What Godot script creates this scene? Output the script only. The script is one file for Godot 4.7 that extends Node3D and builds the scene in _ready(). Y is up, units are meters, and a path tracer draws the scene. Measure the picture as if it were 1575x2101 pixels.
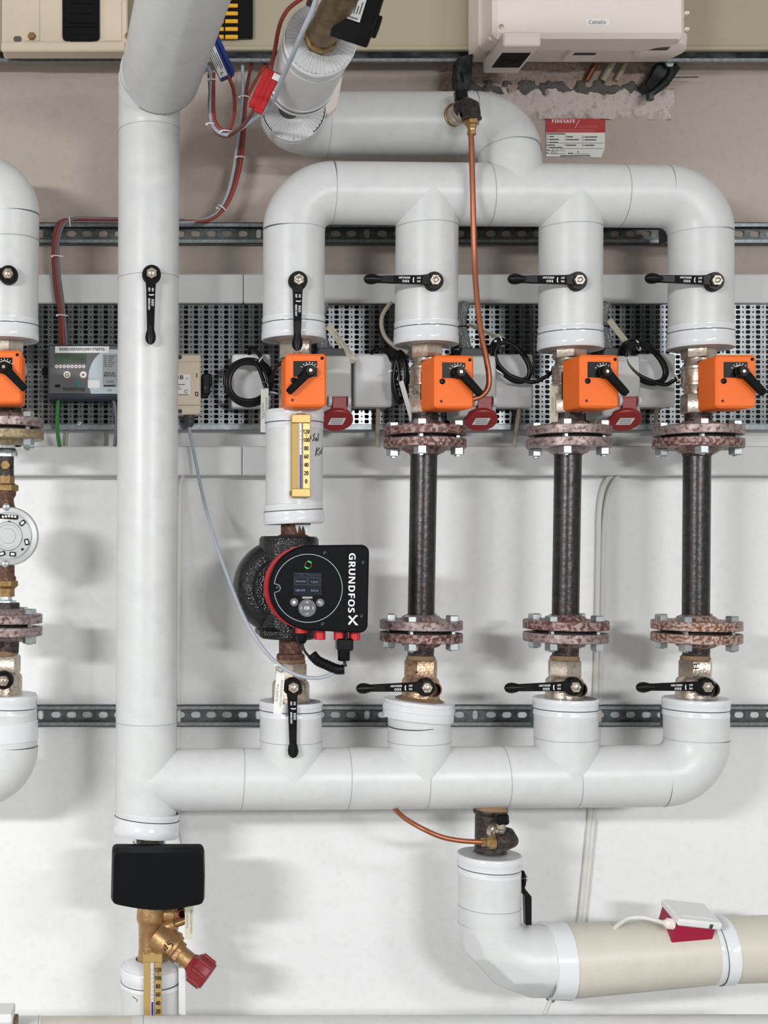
extends Node3D
# All building lengths are millimetres; meshes are scaled to metres when they are committed.

const F := 2650.0                       # focal length in pixels of the 1575 x 2101 frame, and camera distance to the pipe plane in mm
const EYE := Vector3(-517.5, 1500.0, 2650.0)
const WALL := -220.0

var M := {}
var origins := {}
var taken := {}
var font: SystemFont
var font_bold: SystemFont


# a point of the place: where the line of sight through a pixel meets the upright plane at depth z
func P(px: float, py: float, z: float = 0.0) -> Vector3:
	var k := (F - z) / F
	return Vector3(EYE.x + (px - 270.0) * k, EYE.y + (1120.0 - py) * k, z)


func path(pts: Array) -> PackedVector3Array:
	var a := PackedVector3Array()
	for p in pts:
		a.append(P(p[0], p[1], p[2]))
	return a


class MB:
	var v := PackedVector3Array()
	var n := PackedVector3Array()
	var t := PackedVector2Array()
	var ix := PackedInt32Array()
	var xf := Transform3D.IDENTITY

	func vert(p: Vector3, nn: Vector3, uv := Vector2.ZERO) -> int:
		v.append(xf * p)
		n.append((xf.basis * nn).normalized())
		t.append(uv)
		return v.size() - 1

	func tri(a: int, b: int, c: int) -> void:
		var cr := (v[b] - v[a]).cross(v[c] - v[a])
		ix.append(a)
		if cr.dot(n[a] + n[b] + n[c]) > 0.0:
			ix.append(c)
			ix.append(b)
		else:
			ix.append(b)
			ix.append(c)

	func quad(a: int, b: int, c: int, d: int) -> void:
		tri(a, b, c)
		tri(a, c, d)

	func face(pts: Array, nn: Vector3) -> void:
		var k: Array = []
		for p in pts:
			k.append(vert(p, nn))
		for i in range(1, k.size() - 1):
			tri(k[0], k[i], k[i + 1])

	# a turned shape about the local y axis; profile of [radius, height] from the bottom to the top, outside to the right
	func lathe(prof: Array, segs := 32, flat := false, thr := 0.75, a0 := 0.0, a1 := TAU) -> MB:
		var m := prof.size()
		var sn: Array = []
		for i in m - 1:
			var d := Vector2(prof[i + 1][0] - prof[i][0], prof[i + 1][1] - prof[i][1])
			sn.append(Vector2(d.y, -d.x).normalized())
		for i in m - 1:
			var na: Vector2 = sn[i]
			var nb: Vector2 = sn[i]
			if i > 0 and na.dot(sn[i - 1]) > thr:
				na = (na + sn[i - 1]).normalized()
			if i < m - 2 and nb.dot(sn[i + 1]) > thr:
				nb = (nb + sn[i + 1]).normalized()
			var pa := -1
			var pb := -1
			for j in segs + 1:
				var a := a0 + (a1 - a0) * j / segs
				var c := cos(a)
				var s := sin(a)
				if flat:
					if j == segs:
						break
					var a2 := a0 + (a1 - a0) * (j + 1) / segs
					var am := (a + a2) / 2.0
					var q0 := vert(Vector3(prof[i][0] * c, prof[i][1], prof[i][0] * s), Vector3(na.x * cos(am), na.y, na.x * sin(am)))
					var q1 := vert(Vector3(prof[i + 1][0] * c, prof[i + 1][1], prof[i + 1][0] * s), Vector3(nb.x * cos(am), nb.y, nb.x * sin(am)))
					var q2 := vert(Vector3(prof[i + 1][0] * cos(a2), prof[i + 1][1], prof[i + 1][0] * sin(a2)), Vector3(nb.x * cos(am), nb.y, nb.x * sin(am)))
					var q3 := vert(Vector3(prof[i][0] * cos(a2), prof[i][1], prof[i][0] * sin(a2)), Vector3(na.x * cos(am), na.y, na.x * sin(am)))
					quad(q0, q1, q2, q3)
					continue
				var x := vert(Vector3(prof[i][0] * c, prof[i][1], prof[i][0] * s), Vector3(na.x * c, na.y, na.x * s))
				var y := vert(Vector3(prof[i + 1][0] * c, prof[i + 1][1], prof[i + 1][0] * s), Vector3(nb.x * c, nb.y, nb.x * s))
				if j > 0:
					quad(pa, pb, y, x)
				pa = x
				pb = y
		return self

	# a round bar along a path; r is a number or one radius for each point
	func tube(pts: PackedVector3Array, r, segs := 12, caps := true, closed := false) -> MB:
		var m := pts.size()
		var up := Vector3.ZERO
		var rings: Array = []
		for i in m:
			var d: Vector3
			if closed:
				d = (pts[(i + 1) % m] - pts[(i + m - 1) % m]).normalized()
			else:
				d = (pts[mini(i + 1, m - 1)] - pts[maxi(i - 1, 0)]).normalized()
			if i == 0:
				up = d.cross(Vector3(0.3, 0.2, 0.93)).normalized()
				if up.length() < 0.1:
					up = d.cross(Vector3.RIGHT).normalized()
			else:
				up = (up - d * up.dot(d)).normalized()
			var side := d.cross(up)
			var rr: float = r if (r is float or r is int) else r[i]
			var ring := PackedInt32Array()
			for j in segs + 1:
				var a := TAU * j / segs
				var nn := up * cos(a) + side * sin(a)
				ring.append(vert(pts[i] + nn * rr, nn))
			rings.append(ring)
			if caps and not closed and (i == 0 or i == m - 1) and rr > 0.01:
				var nn := -d if i == 0 else d
				var c := vert(pts[i], nn)
				var pr := -1
				for j in segs + 1:
					var a := TAU * j / segs
					var q := vert(pts[i] + (up * cos(a) + side * sin(a)) * rr, nn)
					if j > 0:
						tri(c, pr, q)
					pr = q
		for i in (m if closed else m - 1):
			var A: PackedInt32Array = rings[i]
			var B: PackedInt32Array = rings[(i + 1) % m]
			for j in segs:
				quad(A[j], A[j + 1], B[j + 1], B[j])
		return self

	# a box with chamfered edges
	func box(c: Vector3, size: Vector3, ch := 1.0) -> MB:
		var h := size / 2.0
		ch = minf(ch, minf(h.x, minf(h.y, h.z)) * 0.9)
		var sg := [-1.0, 1.0]
		for ax in 3:
			var bx := (ax + 1) % 3
			var cx := (ax + 2) % 3
			for s in sg:
				var nn := Vector3.ZERO
				nn[ax] = s
				var q: Array = []
				for k in [[-1, -1], [1, -1], [1, 1], [-1, 1]]:
					var p := Vector3.ZERO
					p[ax] = s * h[ax]
					p[bx] = k[0] * (h[bx] - ch)
					p[cx] = k[1] * (h[cx] - ch)
					q.append(c + p)
				face(q, nn)
			if ch <= 0.0:
				continue
			for s in sg:
				for u in sg:
					var nn := Vector3.ZERO
					nn[bx] = s
					nn[cx] = u
					var q: Array = []
					for k in [[-1, 0], [1, 0], [1, 1], [-1, 1]]:
						var p := Vector3.ZERO
						p[ax] = k[0] * (h[ax] - ch)
						p[bx] = s * (h[bx] - (ch if k[1] == 1 else 0.0))
						p[cx] = u * (h[cx] - (0.0 if k[1] == 1 else ch))
						q.append(c + p)
					face(q, nn.normalized())
		if ch > 0.0:
			for s in sg:
				for u in sg:
					for w in sg:
						face([c + Vector3(s * h.x, u * (h.y - ch), w * (h.z - ch)), c + Vector3(s * (h.x - ch), u * h.y, w * (h.z - ch)), c + Vector3(s * (h.x - ch), u * (h.y - ch), w * h.z)], Vector3(s, u, w).normalized())
		return self

	# an outline in the local xy plane (counter-clockwise), extruded from z0 to z1 with a bevel on the front edge
	func prism(poly: PackedVector2Array, z0: float, z1: float, bev := 0.0, thr := 0.8, back := true) -> MB:
		if Geometry2D.is_polygon_clockwise(poly):
			poly = poly.duplicate()
			poly.reverse()
		var m := poly.size()
		var en: Array = []
		for i in m:
			var d := (poly[(i + 1) % m] - poly[i]).normalized()
			en.append(Vector2(d.y, -d.x))
		var inner := PackedVector2Array()
		for i in m:
			var a: Vector2 = en[(i + m - 1) % m]
			var b: Vector2 = en[i]
			var mt := (a + b) / maxf(1.0 + a.dot(b), 0.3)
			inner.append(poly[i] - mt * bev)
		for i in m:
			var k := (i + 1) % m
			var na: Vector2 = en[i]
			var nb: Vector2 = en[i]
			if na.dot(en[(i + m - 1) % m]) > thr:
				na = (na + en[(i + m - 1) % m]).normalized()
			if nb.dot(en[k]) > thr:
				nb = (nb + en[k]).normalized()
			var n0 := Vector3(na.x, na.y, 0)
			var n1 := Vector3(nb.x, nb.y, 0)
			quad(vert(Vector3(poly[i].x, poly[i].y, z0), n0), vert(Vector3(poly[k].x, poly[k].y, z0), n1), vert(Vector3(poly[k].x, poly[k].y, z1 - bev), n1), vert(Vector3(poly[i].x, poly[i].y, z1 - bev), n0))
			if bev > 0.0:
				n0 = (n0 + Vector3(0, 0, 1)).normalized()
				n1 = (n1 + Vector3(0, 0, 1)).normalized()
				quad(vert(Vector3(poly[i].x, poly[i].y, z1 - bev), n0), vert(Vector3(poly[k].x, poly[k].y, z1 - bev), n1), vert(Vector3(inner[k].x, inner[k].y, z1), n1), vert(Vector3(inner[i].x, inner[i].y, z1), n0))
		for side in ([1, 0] if back else [1]):
			var out := inner if side == 1 else poly
			var idx := Geometry2D.triangulate_polygon(out)
			var st := v.size()
			for p in out:
				vert(Vector3(p.x, p.y, z1 if side == 1 else z0), Vector3(0, 0, 1 if side == 1 else -1))
			for i in range(0, idx.size(), 3):
				tri(st + idx[i], st + idx[i + 1], st + idx[i + 2])
		return self

	# sides between two like outlines at different depths, and the front face
	func loft(a: PackedVector2Array, za: float, b: PackedVector2Array, zb: float, cap := true) -> MB:
		var m := a.size()
		var cen := Vector2.ZERO
		for p in a:
			cen += p / m
		var fn: Array = []
		for i in m:
			var k := (i + 1) % m
			var e := Vector3(a[k].x - a[i].x, a[k].y - a[i].y, 0)
			var g := Vector3(b[i].x - a[i].x, b[i].y - a[i].y, zb - za)
			var nn := e.cross(g).normalized()
			var out := Vector3((a[i].x + a[k].x) / 2 - cen.x, (a[i].y + a[k].y) / 2 - cen.y, 0)
			fn.append(nn if nn.dot(out) > 0 else -nn)
		for i in m:
			var k := (i + 1) % m
			var n0: Vector3 = fn[i]
			var n1: Vector3 = fn[i]
			if n0.dot(fn[(i + m - 1) % m]) > 0.8:
				n0 = (n0 + fn[(i + m - 1) % m]).normalized()
			if n1.dot(fn[k]) > 0.8:
				n1 = (n1 + fn[k]).normalized()
			quad(vert(Vector3(a[i].x, a[i].y, za), n0), vert(Vector3(a[k].x, a[k].y, za), n1), vert(Vector3(b[k].x, b[k].y, zb), n1), vert(Vector3(b[i].x, b[i].y, zb), n0))
		if cap:
			var idx := Geometry2D.triangulate_polygon(b)
			var st := v.size()
			for p in b:
				vert(Vector3(p.x, p.y, zb), Vector3(0, 0, 1))
			for i in range(0, idx.size(), 3):
				tri(st + idx[i], st + idx[i + 1], st + idx[i + 2])
		return self

	# a surface over a grid of points; rows of equal length; normals from neighbours
	func sheet(rows: Array, wrap := false) -> MB:
		var nr := rows.size()
		var nc: int = rows[0].size()
		var st := v.size()
		for i in nr:
			for j in nc:
				var jm: int = (j - 1 if j > 0 else (nc - 2 if wrap else 0))
				var jp: int = (j + 1 if j < nc - 1 else (1 if wrap else nc - 1))
				var du: Vector3 = rows[mini(i + 1, nr - 1)][j] - rows[maxi(i - 1, 0)][j]
				var dv: Vector3 = rows[i][jp] - rows[i][jm]
				vert(rows[i][j], dv.cross(du).normalized())
		for i in nr - 1:
			for j in nc - 1:
				var a := st + i * nc + j
				quad(a, a + 1, a + nc + 1, a + nc)
		return self

	# a rectangle in xy with an opening r(angle) about its centre: front face at z1 and the wall of the opening back to z0
	func holed(c: Vector2, half: Vector2, a: float, b: float, p: float, k: int, z0: float, z1: float) -> void:
		var ang: Array = []
		for i in k:
			ang.append(TAU * (i + 0.5) / k)
		var ca := atan2(half.y, half.x)
		ang.append_array([ca, PI - ca, PI + ca, TAU - ca])
		ang.sort()
		var st := v.size()
		for x in ang:
			var d := Vector2(cos(x), sin(x))
			var rh := 1.0 / pow(pow(absf(d.x) / a, p) + pow(absf(d.y) / b, p), 1.0 / p)
			var ro := minf(half.x / maxf(absf(d.x), 1e-6), half.y / maxf(absf(d.y), 1e-6))
			vert(Vector3(c.x + d.x * rh, c.y + d.y * rh, z1), Vector3(0, 0, 1))
			vert(Vector3(c.x + d.x * ro, c.y + d.y * ro, z1), Vector3(0, 0, 1))
			vert(Vector3(c.x + d.x * rh, c.y + d.y * rh, z1), Vector3(-d.x, -d.y, 0))
			vert(Vector3(c.x + d.x * rh, c.y + d.y * rh, z0), Vector3(-d.x, -d.y, 0))
		var m := ang.size()
		for i in m:
			var q := st + i * 4
			var w := st + ((i + 1) % m) * 4
			quad(q, q + 1, w + 1, w)
			quad(q + 2, q + 3, w + 3, w + 2)


func mb(at := Transform3D.IDENTITY) -> MB:
	var b := MB.new()
	b.xf = at
	return b


# a frame at p whose y axis runs along dir
func along(p: Vector3, dir: Vector3) -> Transform3D:
	var y := dir.normalized()
	var x := y.cross(Vector3(0, 0, 1) if absf(y.z) < 0.9 else Vector3(0, 1, 0)).normalized()
	return Transform3D(Basis(x, y, x.cross(y)), p)


func at(p: Vector3, deg_z := 0.0) -> Transform3D:
	return Transform3D(Basis(Vector3(0, 0, 1), deg_to_rad(deg_z)), p)


func rrect(w: float, h: float, r: float, k := 5, c := Vector2.ZERO) -> PackedVector2Array:
	var a := PackedVector2Array()
	for q in 4:
		var o := Vector2((w / 2 - r) * (1 if q in [0, 3] else -1), (h / 2 - r) * (1 if q < 2 else -1))
		for i in k + 1:
			var an := PI / 2 * (q + float(i) / k)
			a.append(c + o + Vector2(cos(an), sin(an)) * r)
	return a


func disc(r: float, k := 24, c := Vector2.ZERO, a0 := 0.0) -> PackedVector2Array:
	var a := PackedVector2Array()
	for i in k:
		a.append(c + Vector2(cos(a0 + TAU * i / k), sin(a0 + TAU * i / k)) * r)
	return a


# a smooth line through the points
func spline(pts: PackedVector3Array, k := 8) -> PackedVector3Array:
	var out := PackedVector3Array()
	var m := pts.size()
	for i in m - 1:
		var a := pts[maxi(i - 1, 0)]
		var d := pts[mini(i + 2, m - 1)]
		for j in k:
			out.append(pts[i].cubic_interpolate(pts[i + 1], a, d, float(j) / k))
	out.append(pts[m - 1])
	return out


func numbered(called: String) -> String:
	taken[called] = taken.get(called, -1) + 1
	return called if taken[called] == 0 else "%s_%03d" % [called, taken[called]]


# a thing: a Node3D at its base whose children are its parts. Parts of an "own" thing are drawn in its own axes, else in the room's
func thing(called: String, label: String, category: String, p := Vector3.ZERO, group := "", own := false) -> Node3D:
	var o := Node3D.new()
	o.name = numbered(called)
	add_child(o)
	o.position = p * 0.001
	origins[o] = Vector3.ZERO if own else p
	tag(o, label, category, group)
	return o


func tag(o: Node3D, label: String, category: String, group := "") -> void:
	o.set_meta("label", label)
	o.set_meta("category", category)
	if group != "":
		o.set_meta("group", group)


func root_of(o: Node) -> Node:
	while o.get_parent() != self:
		o = o.get_parent()
	return o


func part(parent: Node3D, called: String, b: MB, m: Material, label := "") -> MeshInstance3D:
	var off: Vector3 = origins.get(root_of(parent), Vector3.ZERO) if parent != self else Vector3.ZERO
	var w := PackedVector3Array()
	w.resize(b.v.size())
	for i in b.v.size():
		w[i] = (b.v[i] - off) * 0.001
	var arr := []
	arr.resize(Mesh.ARRAY_MAX)
	arr[Mesh.ARRAY_VERTEX] = w
	arr[Mesh.ARRAY_NORMAL] = b.n
	arr[Mesh.ARRAY_TEX_UV] = b.t
	arr[Mesh.ARRAY_INDEX] = b.ix
	var am := ArrayMesh.new()
	am.add_surface_from_arrays(Mesh.PRIMITIVE_TRIANGLES, arr)
	am.surface_set_material(0, m)
	var o := MeshInstance3D.new()
	o.mesh = am
	o.name = called if parent != self else numbered(called)
	parent.add_child(o, true)
	if label != "":
		o.set_meta("label", label)
	return o


# a piece of the setting: one mesh at the top level
func setting(called: String, b: MB, m: Material) -> MeshInstance3D:
	var o := part(self, called, b, m)
	o.set_meta("kind", "structure")
	return o


# lettering as thin raised print: cap height in mm, centred at p; turn in degrees about z; fits a width when one is given
func letters(parent: Node3D, s: String, size: float, p: Vector3, m: Material, turn := 0.0, bold := false, width := 0.0, called := "lettering") -> MeshInstance3D:
	var tm := TextMesh.new()
	tm.text = s
	tm.font = font_bold if bold else font
	tm.font_size = 48
	tm.pixel_size = 1.0
	tm.depth = 0.0
	tm.curve_step = 4.0
	tm.horizontal_alignment = HORIZONTAL_ALIGNMENT_CENTER
	tm.vertical_alignment = VERTICAL_ALIGNMENT_CENTER
	tm.material = m
	var o := MeshInstance3D.new()
	o.mesh = tm
	o.name = called
	parent.add_child(o, true)
	var bb := tm.get_aabb()
	var k := size / 34.5
	var kx := k
	if width > 0.0 and bb.size.x > 0.0:
		kx = width / bb.size.x
	var off: Vector3 = origins.get(root_of(parent), Vector3.ZERO)
	var bs := Basis(Vector3(0, 0, 1), deg_to_rad(turn)) * Basis.from_scale(Vector3(kx, k, k))
	o.transform = Transform3D(bs.scaled(Vector3.ONE * 0.001), (p - off) * 0.001 - bs * Vector3(bb.get_center().x, bb.get_center().y, 0) * 0.001)
	return o


func copy(o: Node3D, label: String, p: Vector3, group := "") -> Node3D:
	var c: Node3D = o.duplicate()
	c.name = numbered(String(o.name).rstrip("_0123456789"))
	add_child(c)
	c.position = p * 0.001
	origins[c] = Vector3.ZERO
	c.set_meta("label", label)
	if group != "":
		c.set_meta("group", group)
	return c


func ramp(stops: Array, x: float) -> Color:
	for i in stops.size() - 1:
		if x <= stops[i + 1][0]:
			var a: float = stops[i][0]
			return stops[i][1].lerp(stops[i + 1][1], clampf((x - a) / maxf(stops[i + 1][0] - a, 1e-5), 0.0, 1.0))
	return stops[-1][1]


func noise_image(size: int, freq: float, sd: int, kind := FastNoiseLite.TYPE_SIMPLEX_SMOOTH, oct := 4) -> Image:
	var f := FastNoiseLite.new()
	f.noise_type = kind
	f.frequency = freq
	f.seed = sd
	f.fractal_octaves = oct
	return f.get_seamless_image(size, size)


func noise_tex(size: int, freq: float, sd: int, stops := [], kind := FastNoiseLite.TYPE_SIMPLEX_SMOOTH, oct := 4) -> ImageTexture:
	var im := noise_image(size, freq, sd, kind, oct)
	if stops.size():
		var lut: Array = []
		for i in 256:
			lut.append(ramp(stops, i / 255.0))
		var o := Image.create(size, size, false, Image.FORMAT_RGB8)
		for y in size:
			for x in size:
				o.set_pixel(x, y, lut[int(im.get_pixel(x, y).r * 255.0)])
		im = o
	return ImageTexture.create_from_image(im)


func mat(c: Color, rough := 0.5, metal := 0.0) -> StandardMaterial3D:
	var m := StandardMaterial3D.new()
	m.albedo_color = c
	m.roughness = rough
	m.metallic = metal
	return m


# colour grain and fine relief laid on in the room's own axes; tile is the size of one repeat in mm
func grain(m: StandardMaterial3D, colour: Texture2D, tile: float, relief: Texture2D = null, depth := 0.0) -> StandardMaterial3D:
	m.uv1_triplanar = true
	m.uv1_world_triplanar = true
	m.uv1_scale = Vector3.ONE * (1000.0 / tile)
	if colour:
		m.albedo_texture = colour
	if relief:
		m.heightmap_enabled = true
		m.heightmap_texture = relief
		m.heightmap_scale = depth
	return m


func XH(x: float, h: float, z: float) -> Vector3:
	return Vector3(EYE.x + x, EYE.y + h, z)


func bar(a: Vector3, b: Vector3) -> PackedVector3Array:
	return PackedVector3Array([a, b])


# a rounded corner: from a towards c, then towards b
func bend(a: Vector3, c: Vector3, b: Vector3, r: float, k := 14) -> PackedVector3Array:
	var u := (a - c).normalized()
	var w := (b - c).normalized()
	var o := PackedVector3Array()
	var ang := u.angle_to(w)
	var cut := r / tan(ang / 2.0)
	var mid := c + (u + w).normalized() * (r / sin(ang / 2.0))
	var s := (c + u * cut) - mid
	var e := (c + w * cut) - mid
	var axis := s.cross(e).normalized()
	var sweep := s.angle_to(e)
	for i in k + 1:
		o.append(mid + s.rotated(axis, sweep * i / k))
	return o


func _ready() -> void:
	camera_and_light()
	materials()
	fonts()
	room()
	busbar()
	wall_fittings()
	header_pipes()
	column_pipe()
	overhead_pipes()
	branches()
	pump()
	left_branch()
	lower_valves()
	lower_pipe()
	panel_devices()
	cables()


func lamp(x: float, y: float, z: float, w: float, d: float, tilt: float, energy: float, label: String) -> void:
	var c := Vector3(x, y, z)
	var t := thing("hanging_lamp", label, "lamp", c)
	var f := Transform3D(Basis(Vector3(1, 0, 0), deg_to_rad(tilt)), c)
	part(t, "housing", mb(f).box(Vector3(0, 45, 0), Vector3(w + 60, 60, d + 60), 6), mat(Color(0.9, 0.9, 0.9), 0.5))
	var e := mat(Color(1, 1, 1), 0.6)
	e.emission_enabled = true
	e.emission = LIGHT
	e.emission_energy_multiplier = 1.5
	part(t, "lamp_diffuser", mb(f).box(Vector3(0, 8, 0), Vector3(w, 14, d), 5), e)
	for s in [-1, 1]:
		var q := f * Vector3(s * w * 0.4, 60, 0)
		part(t, "hanger", mb().tube(bar(q, Vector3(q.x, 3402, q.z)), 6.0, 8), mat(Color(0.6, 0.6, 0.6), 0.4, 0.8))
	var l := AreaLight3D.new()
	l.name = "lamp_light"
	l.area_size = Vector2(w, d) * 0.001
	l.area_normalize_energy = true
	l.light_energy = energy
	l.light_color = LIGHT
	l.area_range = 14.0
	l.area_attenuation = 2.0
	l.shadow_enabled = true
	t.add_child(l)
	l.transform = Transform3D(f.basis * Basis(Vector3(1, 0, 0), -PI / 2), f.basis * Vector3(0, -0.006, 0))


const LIGHT := Color(0.995, 0.998, 1.0)


func camera_and_light() -> void:
	var cam := Camera3D.new()
	cam.name = "camera"
	cam.projection = Camera3D.PROJECTION_FRUSTUM
	cam.near = 0.05
	cam.far = 50.0
	cam.size = 2101.0 / F * 0.05
	cam.frustum_offset = Vector2((787.5 - 270.0) / F, (1120.0 - 1050.5) / F) * 0.05
	cam.position = EYE * 0.001
	add_child(cam)
	cam.current = true
	var env := Environment.new()
	env.background_mode = Environment.BG_COLOR
	env.background_color = Color(0.0, 0.0, 0.0)
	env.tonemap_mode = Environment.TONE_MAPPER_LINEAR
	env.tonemap_exposure = EXPOSURE
	env.sdfgi_enabled = true
	env.ssao_enabled = true
	env.ssil_enabled = true
	var we := WorldEnvironment.new()
	we.name = "environment"
	we.environment = env
	add_child(we)
	lamp(-3100, 2380, 4300, 1200, 300, 32, 26.0, "long hanging lamp behind the camera on the left, tilted to the wall")
	lamp(1000, 2050, 4500, 900, 300, 30, 12.0, "added fill lamp hanging low behind the camera, right of the middle, tilted to the wall")  # unseen fill lamp, added to lift the light from the front
	lamp(2400, 2800, 4500, 1000, 300, 30, 6.5, "shorter hanging lamp behind the camera on the right, tilted to the wall")


const EXPOSURE := 0.78


func fonts() -> void:
	font = SystemFont.new()
	font.font_names = PackedStringArray(["Droid Sans"])
	font_bold = SystemFont.new()
	font_bold.font_names = PackedStringArray(["Droid Sans"])
	font_bold.font_weight = 700


func materials() -> void:
	var fine := noise_tex(256, 0.05, 3)
	var coarse := noise_tex(256, 0.012, 4)
	var pebble := noise_tex(256, 0.045, 9, [], FastNoiseLite.TYPE_CELLULAR, 1)
	M.wall = grain(mat(Color(0.935, 0.935, 0.935), 0.85), noise_tex(512, 0.03, 11, [[0.0, Color(0.975, 0.975, 0.97)], [0.45, Color(1, 1, 1)], [1.0, Color(0.985, 0.985, 0.985)]]), 700, fine, 0.05)
	M.shaded_wall_plaster = grain(mat(Color(0.735, 0.685, 0.65), 0.9), noise_tex(512, 0.03, 31, [[0.0, Color(0.96, 0.955, 0.95)], [0.45, Color(1, 1, 1)], [1.0, Color(0.98, 0.98, 0.975)]]), 600, fine, 0.07)  # pinkish plaster, darkened further to paint in the shade of the upper wall
	M.floor = grain(mat(Color(0.62, 0.62, 0.6), 0.6), noise_tex(256, 0.02, 12, [[0.0, Color(0.85, 0.85, 0.85)], [1.0, Color(1, 1, 1)]]), 900)
	M.ceiling = mat(Color(0.86, 0.86, 0.86), 0.9)
	M.plaster = grain(mat(Color(0.84, 0.79, 0.77), 0.95), noise_tex(512, 0.02, 13, [[0.0, Color(0.8, 0.77, 0.74)], [0.4, Color(1, 1, 1)], [1.0, Color(0.94, 0.93, 0.92)]]), 250, fine, 0.12)
	M.concrete = grain(mat(Color(0.74, 0.67, 0.63), 0.95), noise_tex(512, 0.03, 14, [[0.0, Color(0.5, 0.44, 0.4)], [0.25, Color(0.9, 0.87, 0.85)], [1.0, Color(1, 1, 1)]]), 200, fine, 0.12)
	M.mortar = grain(mat(Color(0.40, 0.39, 0.38), 0.95), null, 100, fine, 0.3)
	M.jacket = grain(mat(Color(0.845, 0.849, 0.85), 0.36), noise_tex(512, 0.01, 15, [[0.0, Color(0.955, 0.955, 0.955)], [0.5, Color(1, 1, 1)], [1.0, Color(0.98, 0.98, 0.975)]]), 400, coarse, 0.08)
	M.tape = mat(Color(0.88, 0.89, 0.905), 0.14)
	M.seam = mat(Color(0.2, 0.2, 0.22), 0.6)
	M.hair = mat(Color(0.62, 0.63, 0.64), 0.6)
	M.pleat = mat(Color(0.8, 0.8, 0.81), 0.4)
	M.cream = grain(mat(Color(0.82, 0.798, 0.752), 0.42), noise_tex(256, 0.01, 16, [[0.0, Color(0.95, 0.94, 0.92)], [0.5, Color(1, 1, 1)], [1.0, Color(0.98, 0.97, 0.96)]]), 350, coarse, 0.06)
	M.galv = grain(mat(Color(0.60, 0.625, 0.635), 0.38, 0.75), noise_tex(256, 0.04, 17, [[0.0, Color(0.82, 0.83, 0.84)], [1.0, Color(1, 1, 1)]], FastNoiseLite.TYPE_CELLULAR, 1), 120)
	M.panel = grain(mat(Color(0.50, 0.51, 0.515), 0.26, 0.95), noise_tex(256, 0.04, 17, [[0.0, Color(0.82, 0.83, 0.84)], [1.0, Color(1, 1, 1)]], FastNoiseLite.TYPE_CELLULAR, 1), 120)
	M.rail = grain(mat(Color(0.44, 0.46, 0.46), 0.42, 0.8), noise_tex(256, 0.03, 18, [[0.0, Color(0.7, 0.72, 0.72)], [1.0, Color(1, 1, 1)]]), 120)
	M.dark_galv = grain(mat(Color(0.3, 0.33, 0.33), 0.5, 0.6), coarse, 200)
	M.steel = grain(mat(Color(0.86, 0.86, 0.86), 0.33, 0.8), noise_tex(512, 0.02, 19, [[0.0, Color(0.36, 0.25, 0.21)], [0.28, Color(0.31, 0.27, 0.26)], [0.45, Color(0.27, 0.27, 0.28)], [0.7, Color(0.33, 0.32, 0.325)], [0.85, Color(0.36, 0.31, 0.29)], [1.0, Color(0.55, 0.42, 0.35)]]), 180, fine, 0.04)
	M.nipple = grain(mat(Color(1, 1, 1), 0.45, 0.4), noise_tex(256, 0.03, 20, [[0.0, Color(0.12, 0.1, 0.1)], [0.6, Color(0.25, 0.21, 0.2)], [1.0, Color(0.45, 0.38, 0.36)]]), 80, fine, 0.06)
	M.rust_nipple = grain(mat(Color(1, 1, 1), 0.6, 0.2), noise_tex(256, 0.03, 21, [[0.0, Color(0.22, 0.14, 0.11)], [0.6, Color(0.40, 0.27, 0.22)], [1.0, Color(0.62, 0.45, 0.35)]]), 80, fine, 0.1)
	var rusty := [[0.0, Color(0.26, 0.13, 0.10)], [0.40, Color(0.40, 0.23, 0.19)], [0.50, Color(0.46, 0.31, 0.28)], [0.56, Color(0.68, 0.61, 0.60)], [0.8, Color(0.60, 0.52, 0.51)], [1.0, Color(0.72, 0.5, 0.36)]]
	M.flange_rust = grain(mat(Color(1, 1, 1), 0.5, 0.25), noise_tex(512, 0.028, 22, rusty, FastNoiseLite.TYPE_SIMPLEX_SMOOTH, 6), 170, fine, 0.05)
	var grey_rust := [[0.0, Color(0.30, 0.17, 0.14)], [0.30, Color(0.42, 0.28, 0.25)], [0.40, Color(0.58, 0.52, 0.51)], [0.8, Color(0.66, 0.61, 0.60)], [1.0, Color(0.45, 0.33, 0.3)]]
	M.flange_grey = grain(mat(Color(1, 1, 1), 0.42, 0.4), noise_tex(512, 0.028, 23, grey_rust, FastNoiseLite.TYPE_SIMPLEX_SMOOTH, 6), 170, fine, 0.05)
	var orange_rust := [[0.0, Color(0.30, 0.16, 0.12)], [0.35, Color(0.52, 0.30, 0.17)], [0.48, Color(0.45, 0.33, 0.29)], [0.56, Color(0.75, 0.70, 0.68)], [1.0, Color(0.6, 0.45, 0.38)]]
	M.flange_orange = grain(mat(Color(1, 1, 1), 0.5, 0.25), noise_tex(512, 0.03, 24, orange_rust, FastNoiseLite.TYPE_SIMPLEX_SMOOTH, 6), 160, fine, 0.06)
	M.flange_brass = grain(mat(Color(1, 1, 1), 0.45, 0.35), noise_tex(256, 0.03, 32, [[0.0, Color(0.38, 0.30, 0.22)], [0.45, Color(0.58, 0.51, 0.40)], [1.0, Color(0.68, 0.62, 0.52)]]), 90, fine, 0.06)
	M.backing = mat(Color(0.24, 0.245, 0.235), 0.7)  # dark tone for the shade seen through the panel holes
	M.gasket = mat(Color(0.05, 0.055, 0.055), 0.7)
	M.zinc = mat(Color(0.78, 0.81, 0.82), 0.24, 0.9)
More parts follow.
